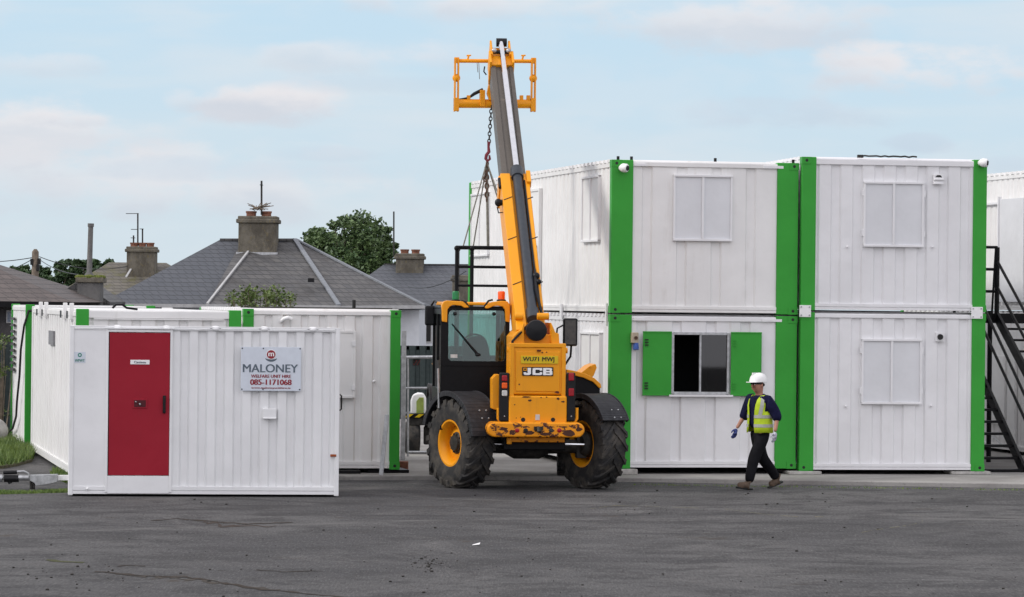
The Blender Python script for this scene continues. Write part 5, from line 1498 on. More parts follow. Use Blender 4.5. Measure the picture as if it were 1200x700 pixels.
# boulder at left edge, dark fence left
a = at(-20, 400, 70.0); b = at(12.5, 400, 70.0)
m = MB(); corr(m, a.x, b.x+0.6, 0, at(5, 402, 70).z, 0.22, 0.07, 0.03, 0, lambda u, off, z: (u, 70.0-off, z)); tag(m.build('dark_fence', FENCE, smooth=False), 'dark sheet fence at the left edge beside the grass', 'fence')
c = at(-5, 505, 66.0)
rock = MB(); rock.ball((0, 0, 0), 0.24, 10, (0.95, 0.8, 1.0)); rock.v = [(x*(1+0.1*sin(7*z+3*x)), y, z*(1+0.1*cos(5*x))) for x, y, z in rock.v]
b = rock.build('boulder', CONC); b.location = (c.x, c.y, 0.30); tag(b, 'pale grey boulder in the grass at the left edge', 'boulder')

# ------------------------------------------------------------------ houses
def hiproof(m, x0, x1, y0, y1, ze, zr, rx0, rx1, yr, over=0.0):
    """closed hip roof: eaves rectangle, ridge from rx0 to rx1 at yr"""
    vs = [(x0, y0, ze), (x1, y0, ze), (x1, y1, ze), (x0, y1, ze), (rx0, yr, zr), (rx1, yr, zr)]
    m.add(vs, [(0, 3, 2, 1), (0, 1, 5, 4), (1, 2, 5), (2, 3, 4, 5), (3, 0, 4)])
def chimney(t, Yc, pxa, pxb, pyt, pyb, pots, mat, dep=0.9, capmat=None, flash=True):
    a = at(pxa, pyt, Yc); b = at(pxb, pyb, Yc); w = b.x-a.x
    m = MB(); m.box(a.x, b.x, Yc, Yc+dep, b.z-0.8, a.z-0.28); m.box(a.x-0.07, b.x+0.07, Yc-0.07, Yc+dep+0.07, a.z-0.30, a.z-0.17); m.box(a.x-0.02, b.x+0.02, Yc-0.02, Yc+dep+0.02, a.z-0.18, a.z-0.08)
    ch = m.build('chimney', mat, t, bevel=0.03)
    for k in range(pots):
        x = a.x+w*(k+0.75)/(pots+0.5)
        p = MB(); p.lathe([(0.15, 0), (0.15, 0.10), (0.17, 0.12), (0.17, 0.17), (0.11, 0.17), (0.10, 0.05)], (x, Yc+dep/2, a.z-0.09), 'z', 14); p.build('chimney_pot', POT, ch)
    return ch, a, b
def antenna(t, Yc, px, pyb, pyt, arms):
    a = at(px, pyt, Yc); b = at(px, pyb, Yc)
    m = MB(); m.tube([b, a], 0.030, 6)
    for (py, x0, x1) in arms:
        p = at(px+x0, py, Yc); q = at(px+x1, py, Yc); m.tube([p, q], 0.014, 5)
        for f in (0.1, 0.35, 0.6, 0.85):
            c = p.lerp(q, f); m.tube([c-Vector((0, 0.25, 0.0)), c+Vector((0, 0.25, 0.0))], 0.010, 4)
    m.build('tv_aerial', DARKM, t)

# centre bungalow
Yh = 100.0
H1 = empty('bungalow', (0, 0, 0), 0, 'white bungalow with grey hipped slate roof and big chimney, behind the welfare cabin', 'house', None)
eL = at(118, 355.5, Yh+1.2); eR = at(497, 357.5, Yh+1.2); rL = at(258, 281, Yh+6); rR = at(345, 281, Yh+6)
m = MB(); hiproof(m, eL.x, eR.x, Yh+1.2, Yh+11, eL.z, rL.z, rL.x, rR.x, Yh+6)
r1 = m.build('roof', SLATE, H1, smooth=False)
wl_, wr_ = at(243, 356, Yh), at(397, 357, Yh); tl_, tr_ = at(291, 296, Yh+4.6), at(345.5, 281.5, Yh+6.0)
m = MB()
# wing: front slope and its right hip plane
A = Vector((wl_.x, Yh, eL.z)); B = Vector((wr_.x, Yh, eL.z)); Tl = tl_.copy(); Tr = tr_.copy(); Tk = at(283, 283, Yh+6.1)
Bk = Vector((eR.x+0.02, Yh+1.15, eR.z-0.01)); bk2 = Vector((rR.x, Yh+6.2, rR.z-0.3)); Ak = Vector((wl_.x, Yh+6, eL.z))
m.cur = 0
m.add([A, B, Tr, Tk, Tl], [(0, 1, 2, 3, 4)])
m.add([A, Tl, Tk, Ak], [(0, 1, 2, 3)])
m.add([B, Bk, Tr+Vector((0.02, 0.02, 0))], [(0, 1, 2)])
w1 = m.build('roof', SLATE_R, H1, smooth=False)
for p, q, w_, mt in ((A, Tl, 0.10, FASCIA), (B, Tr, 0.22, LEAD)):
    m = MB(); m.beam(p+Vector((0, -0.03, 0.02)), q+Vector((0, -0.03, 0.03)), w_*0.62, 0.05); m.build('flashing', mt, w1)
m = MB(); m.beam(Bk+Vector((0, -0.03, 0)), Tr+Vector((0.05, -0.03, 0.02)), 0.09, 0.05); m.build('flashing', LEAD, w1)
m = MB(); m.beam(rL, rR, 0.22, 0.07); m.build('ridge_tiles', SLATE_R, r1)
m = MB(); m.beam(Vector((eL.x, Yh+1.15, eL.z-0.05)), Vector((wl_.x, Yh+1.15, eL.z-0.05)), 0.14, 0.10)
m.beam(Vector((wl_.x-0.05, Yh-0.05, eL.z-0.05)), Vector((wr_.x+0.05, Yh-0.05, eL.z-0.05)), 0.14, 0.12); m.beam(Vector((wr_.x, Yh+0.0, eL.z-0.05)), Vector((eR.x, Yh+1.1, eR.z-0.06)), 0.14, 0.10)
m.build('gutter', FASCIA, H1)
m = MB(); m.box(wl_.x+0.25, wr_.x-0.2, Yh+0.3, Yh+6, 0, eL.z-0.08); m.box(eL.x+0.3, eR.x-0.15, Yh+1.5, Yh+10, 0, eL.z-0.10); m.build('wall', RENDER_W, H1, smooth=False)
ch, a, b = chimney(H1, Yh+4.8, 279.5, 323.5, 250, 296, 2, CHIM, 1.1)
m = MB(); m.box(a.x-0.06, b.x+0.05, Yh+4.75, Yh+4.8, b.z-0.08, b.z+0.0); m.build('lead_flashing', GALV, ch)
antenna(H1, Yh+5.2, 306.5, 252, 212, ((217, -1.5, 1.5),))
m = MB(); c = at(303, 250, Yh+5.2); rnd = random.Random(3)
for k in range(26):
    m.tube([(c.x+rnd.gauss(0, .10), c.y+rnd.gauss(0, .1), c.z+0.08+rnd.random()*0.08), (c.x+rnd.gauss(0, .22), c.y+rnd.gauss(0, .15), c.z+0.12+rnd.random()*0.2)], 0.012, 4)
m.build('nest', WOOD, ch)
m = MB(); c = at(365, 329, Yh+1.6); m.box(c.x-0.09, c.x+0.09, c.y-0.3, c.y, c.z-0.05, c.z+0.07); m.build('roof_vent', BLK, w1)
c0 = at(497, 372, Yh+1.4)

# second bungalow right behind
Y2 = 125.0
H2 = empty('bungalow', (0, 0, 0), 0, 'further bungalow with grey slate roof and small chimney, between the tree and the black landing', 'house')
eL = at(380, 357, Y2); eR = at(640, 357, Y2); rL = at(450, 310, Y2+5); rR = at(600, 311, Y2+5)
m = MB(); hiproof(m, eL.x, eR.x, Y2, Y2+10, eL.z-0.1, rL.z, rL.x, rR.x, Y2+5); r2 = m.build('roof', SLATE, H2, smooth=False)
m = MB(); m.beam(rL, rR, 0.2, 0.06); m.build('ridge_tiles', SLATE_R, r2)
m = MB(); m.box(eL.x+0.3, eR.x-0.3, Y2+0.4, Y2+9.6, 0, eL.z-0.12); w2 = m.build('wall', RENDER_W, H2, smooth=False)
m = MB(); a = at(497, 375, Y2); b = at(506, 402, Y2); m.box(a.x, b.x, Y2+0.34, Y2+0.42, b.z, a.z); wi = m.build('window', FASCIA, H2); m = MB(); m.box(a.x+0.05, b.x-0.05, Y2+0.32, Y2+0.345, b.z+0.05, a.z-0.05); m.build('pane', INKB, wi)
chimney(H2, Y2+4.0, 464, 496, 294.5, 320, 2, CHIM, 1.2)
antenna(H2, Y2+5.6, 461.5, 300, 248, ())
ch, a, b = chimney(H2, Y2+0.8, 530, 552, 320, 330, 0, CHIM, 0.8)

# third house, mossy, on the left
Y3 = 130.0
H3 = empty('bungalow', (0, 0, 0), 0, 'distant bungalow with mossy brown roof, aerials and a chimney in its middle', 'house')
eL = at(40, 357, Y3); eR = at(260, 357, Y3); rL = at(128, 307.5, Y3+5); rR = at(195, 308, Y3+5)
m = MB(); hiproof(m, eL.x, eR.x, Y3, Y3+10, eL.z-0.1, rL.z, rL.x, rR.x, Y3+5); m.build('roof', SLATE_M, H3, smooth=False)
m = MB(); a_ = at(149, 323, Y3+2.2); m.beam(at(154, 318, Y3+3.6)+Vector((0, -0.1, 0.1)), at(148, 328, Y3+2)+Vector((0, -0.1, 0.1)), 0.07, 0.04); m.build('flashing', FASCIA, H3)
m = MB(); m.box(eL.x+0.3, eR.x-0.3, Y3+0.4, Y3+9.6, 0, eL.z-0.12); m.build('wall', RENDER_W, H3, smooth=False)
chimney(H3, Y3+3.4, 148.5, 181, 286.5, 317, 3, CHIM, 1.1)
antenna(H3, Y3+4.0, 161.5, 288, 250, ((250.5, -14, 1), (269, -8, 0))); antenna(H3, Y3+4.0, 167, 288, 268, ((268.5, -3, 1),)); antenna(H3, Y3+4.0, 156.5, 288, 276, ((279, -3, 2),))

# fourth house at the left edge
Y4 = 86.0
H4 = empty('bungalow', (0, 0, 0), 0, 'dark house with brown tiled roof at the left edge of the photo', 'house')
eL = at(-320, 352, Y4); eR = at(86, 354.5, Y4); rR = at(-40, 298, Y4+5); rL = at(-200, 298, Y4+5)
m = MB(); hiproof(m, eL.x, eR.x, Y4, Y4+10, eR.z, rR.z, rL.x, rR.x, Y4+5); m.build('roof', SLATE_B, H4, smooth=False)
m = MB(); m.box(eL.x, eR.x-0.02, Y4-0.05, Y4+0.1, eR.z-0.14, eR.z+0.01); m.build('fascia', BLKM, H4)
m = MB(); m.box(eL.x+0.4, eR.x-0.35, Y4+0.5, Y4+9.5, 0, eR.z-0.02); m.build('wall', DBRICK, H4, smooth=False)
a = at(4.5, 364, Y4); b = at(10.5, 379, Y4); m = MB(); m.box(a.x, b.x, Y4+0.44, Y4+0.52, b.z, a.z); wi = m.build('window', FASCIA, H4); m = MB(); m.box(a.x+0.03, b.x-0.03, Y4+0.42, Y4+0.445, b.z+0.03, a.z-0.03); m.build('pane', plain('sky_pane', (0.12, 0.15, 0.2), 0.1), wi)

# fifth: low outhouse whose dark chimney and tall flue stand between
Y5 = 92.0
H5 = empty('outhouse', (0, 0, 0), 0, 'low dark outhouse with mossy capped chimney and one tall thin flue', 'outhouse')
a = at(91, 326, Y5); b = at(117.5, 357, Y5)
m = MB(); m.box(a.x, b.x, Y5, Y5+0.7, 0, a.z-0.1); ch = m.build('chimney', CHIM_D, H5, bevel=0.02)
m = MB(); m.box(a.x-0.05, b.x+0.08, Y5-0.06, Y5+0.76, a.z-0.12, a.z+0.02); m.build('chimney_cap', CHIM, ch, bevel=0.02)
m = MB()
rnd = random.Random(4)
for k in range(46):
    m.ball((a.x+rnd.random()*(b.x-a.x+0.06)-0.02, Y5-0.04+rnd.random()*0.6, a.z+0.03), 0.04+rnd.random()*0.05, 5, (1.3, 1, 0.8))
m.build('moss', MOSS, ch)
c0 = at(104.5, 324, Y5+0.3); c1 = at(106.5, 262, Y5+0.3)
m = MB(); m.tube([c0, c0.lerp(c1, 0.08), c0.lerp(c1, 0.93), c0.lerp(c1, 0.94), c1], [0.15, 0.075, 0.068, 0.085, 0.085], 12); m.build('flue', CHIM_D, ch)
r0 = at(60, 343, Y5+1.2); m = MB(); m.box(r0.x+0.4, b.x+2.5, Y5+0.8, Y5+4, 0, 2.3); m.build('wall', CHIM_D, H5)
ra_, rb_, rc_ = at(58, 349, Y5+1), at(92, 330, Y5+1), at(130, 349, Y5+1)
m = MB(); m.prism([(ra_.x, 2.4), (ra_.x, ra_.z-0.1), (rb_.x, rb_.z), (rc_.x, ra_.z-0.1), (rc_.x, 2.4)], 'y', Y5+0.75, Y5+4.5); m.build('roof', SLATE_R, H5, smooth=False)

# ------------------------------------------------------------------ utility pole and cables
Yp = 120.0
a = at(41.5, 292, Yp); b = at(41.5, 350, Yp)
o = empty('utility_pole', (a.x, Yp, 0), 0, 'weathered wooden utility pole with small black boxes above the left roofs', 'pole')
m = MB(); m.tube([(0, 0, 0), (0, 0, a.z-0.1), (0, 0, a.z)], [0.15, 0.12, 0.05], 10); m.build('pole', WOOD, o)
for px, py in ((37.5, 307), (46, 306.5), (44.5, 314)):
    c = at(px, py, Yp-0.05); m = MB(); m.box(c.x-a.x-0.05, c.x-a.x+0.05, -0.15, 0.05, c.z-0.11, c.z+0.11); m.build('junction_box', INKB, o, bevel=0.01)
def cable(p, q, sag, lb):
    m = MB(); pts = []
    for k in range(13):
        f = k/12; c = p.lerp(q, f); c.z -= sag*4*f*(1-f); pts.append(c)
    m.tube(pts, 0.014, 4); tag(m.build('overhead_cable', INKB), lb, 'cable', 'overhead cables at the utility pole')
cable(at(38, 302, Yp), at(-25, 307, Yp), 0.05, 'upper cable running left from the utility pole out of the photo')
cable(at(38, 304, Yp), at(-25, 327, Yp), 0.1, 'lower cable sloping down left from the utility pole')
cable(at(46, 301, Yp), at(150, 312, Yp+12), 0.25, 'upper cable running right from the utility pole to the chimney roof')
cable(at(46, 304, Yp), at(92, 322, Yp-25), 0.1, 'cable sloping down right from the utility pole to the dark chimney')
cable(at(546, 318, 90), at(478, 336, 120), 0.2, 'thin cable crossing in front of the far slate roof')

# ------------------------------------------------------------------ trees
def leaves(m, c, rad, n, size, rnd):
    for _ in range(n):
        d = Vector((rnd.gauss(0, 1), rnd.gauss(0, 1), rnd.gauss(0, 1))).normalized()*rad*(rnd.random()**0.45)
        p = c+Vector((d.x, d.y, d.z*0.8))
        u = Vector((rnd.gauss(0, 1), rnd.gauss(0, 1), rnd.gauss(0, 0.6))).normalized(); v = u.cross(Vector((rnd.gauss(0, 1), rnd.gauss(0, 1), rnd.gauss(0, 1)))).normalized()
        s = size*(0.6+0.8*rnd.random())
        m.add([p-u*s, p-v*s*0.55, p+u*s, p+v*s*0.55], [(0, 1, 2, 3)])
def tree(label, base, crown, rad, ncl, nleaf, size, mat, seed, trunk=0.3):
    rnd = random.Random(seed); o = empty('tree', base, 0, label, 'tree')
    base = Vector(base); cc = Vector(crown)-base
    m = MB(); m.tube([(0, 0, 0), (0.1, 0, cc.z*0.4), (0.0, 0, cc.z*0.7)], [trunk, trunk*0.8, trunk*0.6], 8)
    cl = []
    for k in range(ncl):
        d = Vector((rnd.gauss(0, 1), rnd.gauss(0, 1), rnd.gauss(0, 1))).normalized()
        f = 0.35+0.65*rnd.random()**0.6
        c = cc+Vector((d.x*rad[0], d.y*rad[1], d.z*rad[2]))*f
        cl.append(c)
        if k % 3 == 0: m.tube([(0, 0, cc.z*0.55), Vector((0, 0, cc.z*0.7)).lerp(c, 0.5)+Vector((0, 0, -0.2)), c], [trunk*0.4, trunk*0.22, 0.03], 5)
    m.build('trunk', WOOD, o)
    m = MB()
    for c in cl: leaves(m, c, min(rad)*(0.16+0.16*rnd.random()), nleaf, size, rnd)
    m.build('crown', mat, o, smooth=False)
    return o
c = at(405, 300, 150)
tree('large dark green tree rising behind the grey hipped roof', (c.x, 150, 0), at(407, 302, 150), (2.0, 1.9, 1.95), 100, 130, 0.095, LEAF, 3)
c = at(362, 330, 152)
tree('lower part green tree just left of the large one, behind the roof', (c.x, 152, 0), at(368, 312, 152), (1.2, 1.4, 1.6), 50, 160, 0.10, LEAF, 5, 0.2)
c = at(440, 330, 150)
tree('lower green tree just right of the large one, behind the roof', (c.x, 151, 0), at(438, 308, 151), (1.1, 1.4, 1.9), 55, 160, 0.10, LEAF, 6, 0.2)
for i, (px, py, rx_, rz_, lb) in enumerate(((24, 328, 1.3, 0.5, 'dark round tree left of the utility pole'), (66, 328, 1.5, 0.6, 'dark tree behind roofs between the pole and the tall flue'),
                                (95, 324, 1.5, 0.75, 'dark tree directly behind the tall thin flue'), (121, 325, 1.2, 0.6, 'dark tree between the tall flue and the mossy roof'))):
    c = at(px, py, 165); tree(lb, (c.x, 165, 0), c, (rx_*1.2, 1.6, rz_*1.3), 44, 150, 0.11, LEAF_D, 20+i, 0.2)
# shrub in front of the centre bungalow
c = at(303, 352, 74)
o = empty('shrub', (c.x, 74, 0), 0, 'light green bush showing above the white cabin roofs, before the slate roof', 'shrub')
rnd = random.Random(9); m = MB(); s = MB()
for k in range(34):
    px = 262+rnd.random()*82; h = 336+10*abs((px-303)/40)**2*0.5+rnd.random()*13
    t_ = at(px, h, 74+rnd.random()*1.0); t_.x -= c.x; t_.y -= 74
    s.tube([(t_.x*0.3, t_.y*0.3, 0.0), (t_.x*0.75, t_.y*0.7, t_.z*0.6), t_], [0.025, 0.018, 0.006], 5)
    for f in (0.82, 0.9, 0.96, 1.0):
        leaves(m, Vector((t_.x*(0.75+0.25*f), t_.y, t_.z*f)), 0.13, 14, 0.040, rnd)
s.build('stems', WOOD, o); m.build('foliage', LEAF_S, o, smooth=False)

# ------------------------------------------------------------------ verge and grass on the left
m = MB()
vp = [G(-60, 551), G(3, 549.5), G(20, 546.5), G(38, 541.5), G(40, 534), G(30, 526), G(5, 505), G(-60, 500)]
m.prism([(p.x, p.y) for p in vp], 'z', -0.05, 0.05)
tag(m.build('verge', plain('verge_soil', (0.09, 0.085, 0.05), 0.95, var=0.4, bump=0.01), bevel=0.01), 'raised grass verge with a worn kerb edge', None, None, 'structure')
def inpoly(x, y, P):
    r = False
    for i in range(len(P)):
        a, b = P[i], P[i-1]
        if (a.y > y) != (b.y > y) and x < (b.x-a.x)*(y-a.y)/(b.y-a.y)+a.x: r = not r
    return r
def grass(region, n, h, z0, name, label, seed, mat=GRASSM):
    rnd = random.Random(seed); m = MB()
    xs = [p.x for p in region]; ys = [p.y for p in region]; k = 0
    while k < n:
        x = rnd.uniform(min(xs), max(xs)); y = rnd.uniform(min(ys), max(ys))
        if not inpoly(x, y, region): continue
        k += 1; a = rnd.random()*6.28; hh = h*(0.4+rnd.random()); w = 0.009+rnd.random()*0.008
        t_ = Vector((x+rnd.gauss(0, h*0.35), y+rnd.gauss(0, h*0.35), z0+hh))
        m.add([(x-w*cos(a), y-w*sin(a), z0-0.01), (x+w*cos(a), y+w*sin(a), z0-0.01), t_], [(0, 1, 2)])
    tag(m.build(name, mat, smooth=False), label, None, None, 'stuff')
grass(vp, 16000, 0.16, 0.05, 'grass', 'tufty green grass on the verge at the left edge', 1)
gp = [G(-10, 580), G(80, 577.5), G(80, 574.5), G(60, 575.5), G(35, 577), G(-10, 576)]
grass(gp, 2600, 0.035, 0.0, 'grass', 'thin weedy grass line along the asphalt joint at the left', 2)
gp = [G(60, 558), G(78, 567), G(83, 567), G(83, 560), G(64, 552)]
grass(gp, 900, 0.09, 0.0, 'weeds', 'small weeds along the foot of the long cabin', 3)
gp = [G(46, 645, 0), G(60, 645), G(66, 640), G(52, 640)]
gp2 = [G(740, 569), G(1200, 575.5), G(1200, 574.2), G(740, 567.5)]
grass(gp2, 500, 0.022, 0.0, 'weeds', 'sparse weeds along the edge of the concrete apron', 5)
rnd = random.Random(2)
o = empty('potted_weed', (G(12, 500).x, G(12, 500).y, 0), 0); bpy.data.objects.remove(o)
# leafy weed by the left fence
c = at(2, 400, 68); o = empty('shrub', (c.x, 68, 0), 0, 'yellow green bush by the dark fence at the left edge', 'shrub'); m = MB(); s = MB()
for k in range(26):
    t_ = Vector((rnd.gauss(-0.1, 0.16), rnd.random()*0.5, at(2, 388+rnd.random()*120, 68).z)); s.tube([(t_.x*0.3, 0, 0), t_], [0.015, 0.005], 4); leaves(m, t_, 0.12, 22, 0.035, rnd)
s.build('stems', WOOD, o); m.build('foliage', LEAF_S, o, smooth=False)

# ------------------------------------------------------------------ marks on the asphalt
def strip(name, label, pix, w, mat, z=0.004, jit=0.0, seed=0, breaks=0.0):
    rnd = random.Random(seed); pts = []
    for i in range(len(pix)-1):
        a, b = G(*pix[i]), G(*pix[i+1]); n = max(2, int((b-a).length/0.10))
        for k in range(n): pts.append(a.lerp(b, k/n))
    m = MB(); pv = None
    off = 0
    for i, p in enumerate(pts):
        off = off*0.8+rnd.gauss(0, jit)
        ww = w*(0.15+0.5*rnd.random()+0.9*rnd.random()**4)
        cur = [(p.x, p.y-ww/2+off, z), (p.x, p.y+ww/2+off, z)]
        if pv and rnd.random() > breaks: m.add([pv[0], cur[0], cur[1], pv[1]], [(0, 1, 2, 3)])
        pv = cur
    return tag(m.build(name, mat, smooth=False), label, None, None, 'structure')
DIRT = plain('crack_dirt', (0.030, 0.021, 0.014), 0.95, var=0.5, scale=20)
DIRT2 = plain('crack_moss', (0.055, 0.058, 0.022), 0.95, var=0.5, scale=20)
CHALK = plain('chalk_yellow', (0.20, 0.18, 0.09), 0.9, var=0.3, scale=30)
SCR = plain('scratch_pale', (0.24, 0.235, 0.23), 0.9, var=0.3, scale=30)
strip('ground_crack', 'earthy crack across the lower left asphalt', [(110, 671), (140, 673.5), (190, 676), (250, 681.5), (290, 689), (340, 694), (385, 699), (420, 704)], 0.20, DIRT, 0.004, 0.05, 1)
strip('ground_crack', 'rough edge beside the long crack', [(135, 674), (190, 678), (250, 684), (300, 690), (340, 696)], 0.22, plain('crack_earth', (0.050, 0.042, 0.034), 0.95, var=0.5), 0.003, 0.10, 21, 0.3)
strip('ground_crack', 'brown earth scraped over the left asphalt', [(238, 612), (262, 616), (300, 616), (332, 614)], 0.35, plain('crack_earth_b', (0.045, 0.032, 0.025), 0.95, var=0.5), 0.003, 0.14, 22, 0.25)
strip('ground_crack', 'dark crack in the left asphalt', [(175, 611), (205, 609), (240, 612), (290, 614.5), (330, 613), (355, 613)], 0.24, DIRT, 0.004, 0.06, 2, 0.15)
strip('ground_crack', 'mossy crack in the far left asphalt', [(45, 656), (62, 658), (85, 660), (110, 660)], 0.24, DIRT2, 0.004, 0.05, 3, 0.2)
strip('ground_crack', 'faint crack in the lower asphalt', [(255, 669), (300, 668.5), (340, 671), (390, 670)], 0.10, DIRT, 0.004, 0.04, 4, 0.3)
strip('ground_crack', 'short crack at the left', [(120, 664), (150, 662), (182, 664)], 0.16, DIRT, 0.004, 0.04, 5, 0.2)
strip('chalk_line', 'faint yellow chalk curve on the asphalt', [(688, 597), (720, 593), (765, 594), (850, 597), (895, 603), (935, 606), (975, 606)], 0.05, CHALK, 0.004, 0.006, 6, 0.35)
strip('chalk_line', 'faint yellow chalk return line on the asphalt', [(1000, 626), (1035, 620), (1065, 616), (1081, 612), (1080, 606), (1062, 603)], 0.05, CHALK, 0.004, 0.004, 7, 0.25)
strip('scratch_line', 'pale scrape across the lower asphalt', [(790, 674), (900, 676), (1000, 678.5), (1080, 680), (1190, 681.5)], 0.03, SCR, 0.004, 0.006, 8, 0.3)
strip('scratch_line', 'short pale scrape on the asphalt', [(785, 610), (822, 610.5)], 0.05, SCR, 0.004, 0.004, 9, 0.05)
# loose stones
rnd = random.Random(11); m = MB()
for k in range(260):
    px = rnd.uniform(0, 1200); py = rnd.uniform(586, 700) if k > 60 else rnd.uniform(574, 590)
    if k % 4 == 0: px, py = rnd.gauss(500, 12), rnd.gauss(662, 4)
    if k % 9 == 0: px, py = rnd.gauss(95, 40), rnd.gauss(677, 14)
    p = G(px, max(py, 573)); r = 0.005+0.011*rnd.random()**3
    m.ball((p.x, p.y, r*0.6), r, 4, (1.4, 1.1, 0.8))
tag(m.build('loose_stones', DARKM, smooth=False), 'small dark stones scattered over the asphalt', None, None, 'stuff')
p = G(553, 639.5); m = MB(); m.add([(0, 0, 0.004), (0.09, 0.03, 0.012), (0.10, 0.14, 0.03), (0.01, 0.10, 0.006)], [(0, 1, 2, 3)]); b = m.build('paper_scrap', PAINTW); b.location = (p.x, p.y, 0); tag(b, 'small white scrap of paper lying on the asphalt', 'litter')

# ------------------------------------------------------------------ the walking man
def skin_obj(name, nodes, edges, mat, parent, sub=2, fat=1.18):
    # build through bmesh so that the skin layer exists
    import bmesh
    bm = bmesh.new(); lay = bm.verts.layers.skin.verify()
    vs = []
    for i, n in enumerate(nodes):
        v = bm.verts.new(n[0]); v[lay].radius = (n[1]*fat, (n[2] if len(n) > 2 else n[1])*fat); v[lay].use_root = (i == 0); vs.append(v)
    for a, b in edges: bm.edges.new((vs[a], vs[b]))
    me = bpy.data.meshes.new(name); bm.to_mesh(me); bm.free(); me.materials.append(mat)
    o = bpy.data.objects.new(name, me); COL.objects.link(o); o.parent = parent
    md = o.modifiers.new('skin', 'SKIN'); md.use_smooth_shade = True
    s = o.modifiers.new('sub', 'SUBSURF'); s.levels = sub; s.render_levels = sub
    return o
pg = G(890, 573.5)
# local frame: +x = walking direction, +y = his left, z up. He walks to the left of the picture, turned towards the camera.
HEAD = radians(180+36)
man = empty('person', (pg.x, pg.y, 0), HEAD, 'man walking left in white helmet, yellow hi-vis vest over navy shirt, black trousers and gloves', 'person')
hipL, hipR = (0.0, 0.10, 0.93), (-0.01, -0.10, 0.93)
kneeF, ankF = (0.20, 0.10, 0.52), (0.32, 0.11, 0.11)      # forward (left) leg
kneeB, ankB = (-0.12, -0.10, 0.50), (-0.46, -0.11, 0.17)   # trailing leg
# his left leg leads
shL, elL, wrL = (0.0, 0.215, 1.42), (-0.10, 0.30, 1.16), (-0.02, 0.34, 0.92)
shR, elR, wrR = (0.02, -0.215, 1.42), (0.06, -0.31, 1.16), (0.20, -0.34, 0.95)
neck, skull = (0.02, 0, 1.50), (0.06, 0, 1.66)
nodes = [((0, 0, 0.95), .09, .115), ((0.0, 0, 1.15), .085, .12), ((0.01, 0, 1.36), .10, .15), ((0.01, 0, 1.45), .07, .08), ((0.03, 0, 1.52), .052, .055),
         ((0.055, 0, 1.60), .068, .068), ((0.065, 0, 1.68), .088, .080), ((0.055, 0, 1.74), .07, .066),
         (shL, .046, .046), (elL, .042, .042), (wrL, .032, .032), (shR, .046, .046), (elR, .042, .042), (wrR, .030, .030),
         (hipL, .085, .085), (kneeF, .058, .058), (ankF, .042, .042), (hipR, .085, .085), (kneeB, .058, .058), (ankB, .042, .042), ((0.125, 0, 1.575), .035, .030)]
edges = [(0, 1), (1, 2), (2, 3), (3, 4), (4, 5), (5, 6), (6, 7), (2, 8), (8, 9), (9, 10), (2, 11), (11, 12), (12, 13), (0, 14), (14, 15), (15, 16), (0, 17), (17, 18), (18, 19), (5, 20)]
nodes = [(n[0], n[1]*(1.22 if i in (5, 6, 7, 20) else 0.92), n[2]*(1.22 if i in (5, 6, 7, 20) else 0.92)) for i, n in enumerate(nodes)]
body = skin_obj('body', nodes, edges, SKIN, man, 2, 1.0)
# face details, ears
m = MB(); m.ball((0.172, 0, 1.635), 0.018, 8, (1.3, 0.8, 1.4)); m.build('nose', SKIN, man)
for s in (-1, 1):
    m = MB(); m.ball((0.05, s*0.094, 1.645), 0.026, 8, (0.7, 0.4, 1.2)); m.build('ear', SKIN, man)
for s in (-1, 1):
    m = MB(); m.ball((0.150, s*0.036, 1.665), 0.014, 8); m.build('eye', PAINTW, man)
m = MB(); m.box(0.155, 0.168, -0.026, 0.026, 1.585, 1.594); m.build('mouth', plain('lips', (0.25, 0.09, 0.08), 0.6), man)
m = MB(); m.tube([(0.06-0.085*cos(radians(-70+140*k/8)), 0.088*sin(radians(-70+140*k/8)), 1.655) for k in range(9)], 0.03, 8); m.build('hair', plain('dark_hair', (0.05, 0.035, 0.025), 0.8), man)
m = MB()
m.tube([(0.065+0.105*cos(radians(-95+190*k/14)), 0.092*sin(radians(-95+190*k/14)), 1.675) for k in range(15)], 0.014, 8); m.build('safety_glasses', BLK, man)
# shirt with sleeves
nodes = [((0, 0, 0.93), .135, .165), ((0.0, 0, 1.15), .120, .160), ((0.01, 0, 1.34), .118, .168), ((0.01, 0, 1.44), .082, .11), ((0.03, 0, 1.51), .062, .066),
         ((0.0, 0.20, 1.41), .088, .088), (elL, .062, .062), ((-0.075, 0.315, 1.08), .056, .056), ((0.02, -0.20, 1.41), .088, .088), (elR, .062, .062), ((0.10, -0.32, 1.09), .056, .056)]
skin_obj('shirt', [(n[0], n[1]*1.2, n[2]*1.13) for n in nodes], [(0, 1), (1, 2), (2, 3), (3, 4), (2, 5), (5, 6), (6, 7), (2, 8), (8, 9), (9, 10)], NAVY, man)
# trousers
nodes = [((0, 0, 0.97), .130, .160), ((0.0, 0, 0.90), .125, .155), ((0.03, 0.10, 0.80), .100, .100), (kneeF, .088, .088), ((0.28, 0.11, 0.26), .072, .072), ((0.315, 0.11, 0.10), .070, .070),
         ((-0.03, -0.10, 0.80), .100, .100), (kneeB, .088, .088), ((-0.34, -0.11, 0.29), .072, .072), ((-0.45, -0.11, 0.155), .068, .068)]
skin_obj('trousers', nodes, [(0, 1), (1, 2), (2, 3), (3, 4), (4, 5), (1, 6), (6, 7), (7, 8), (8, 9)], TROUS, man)
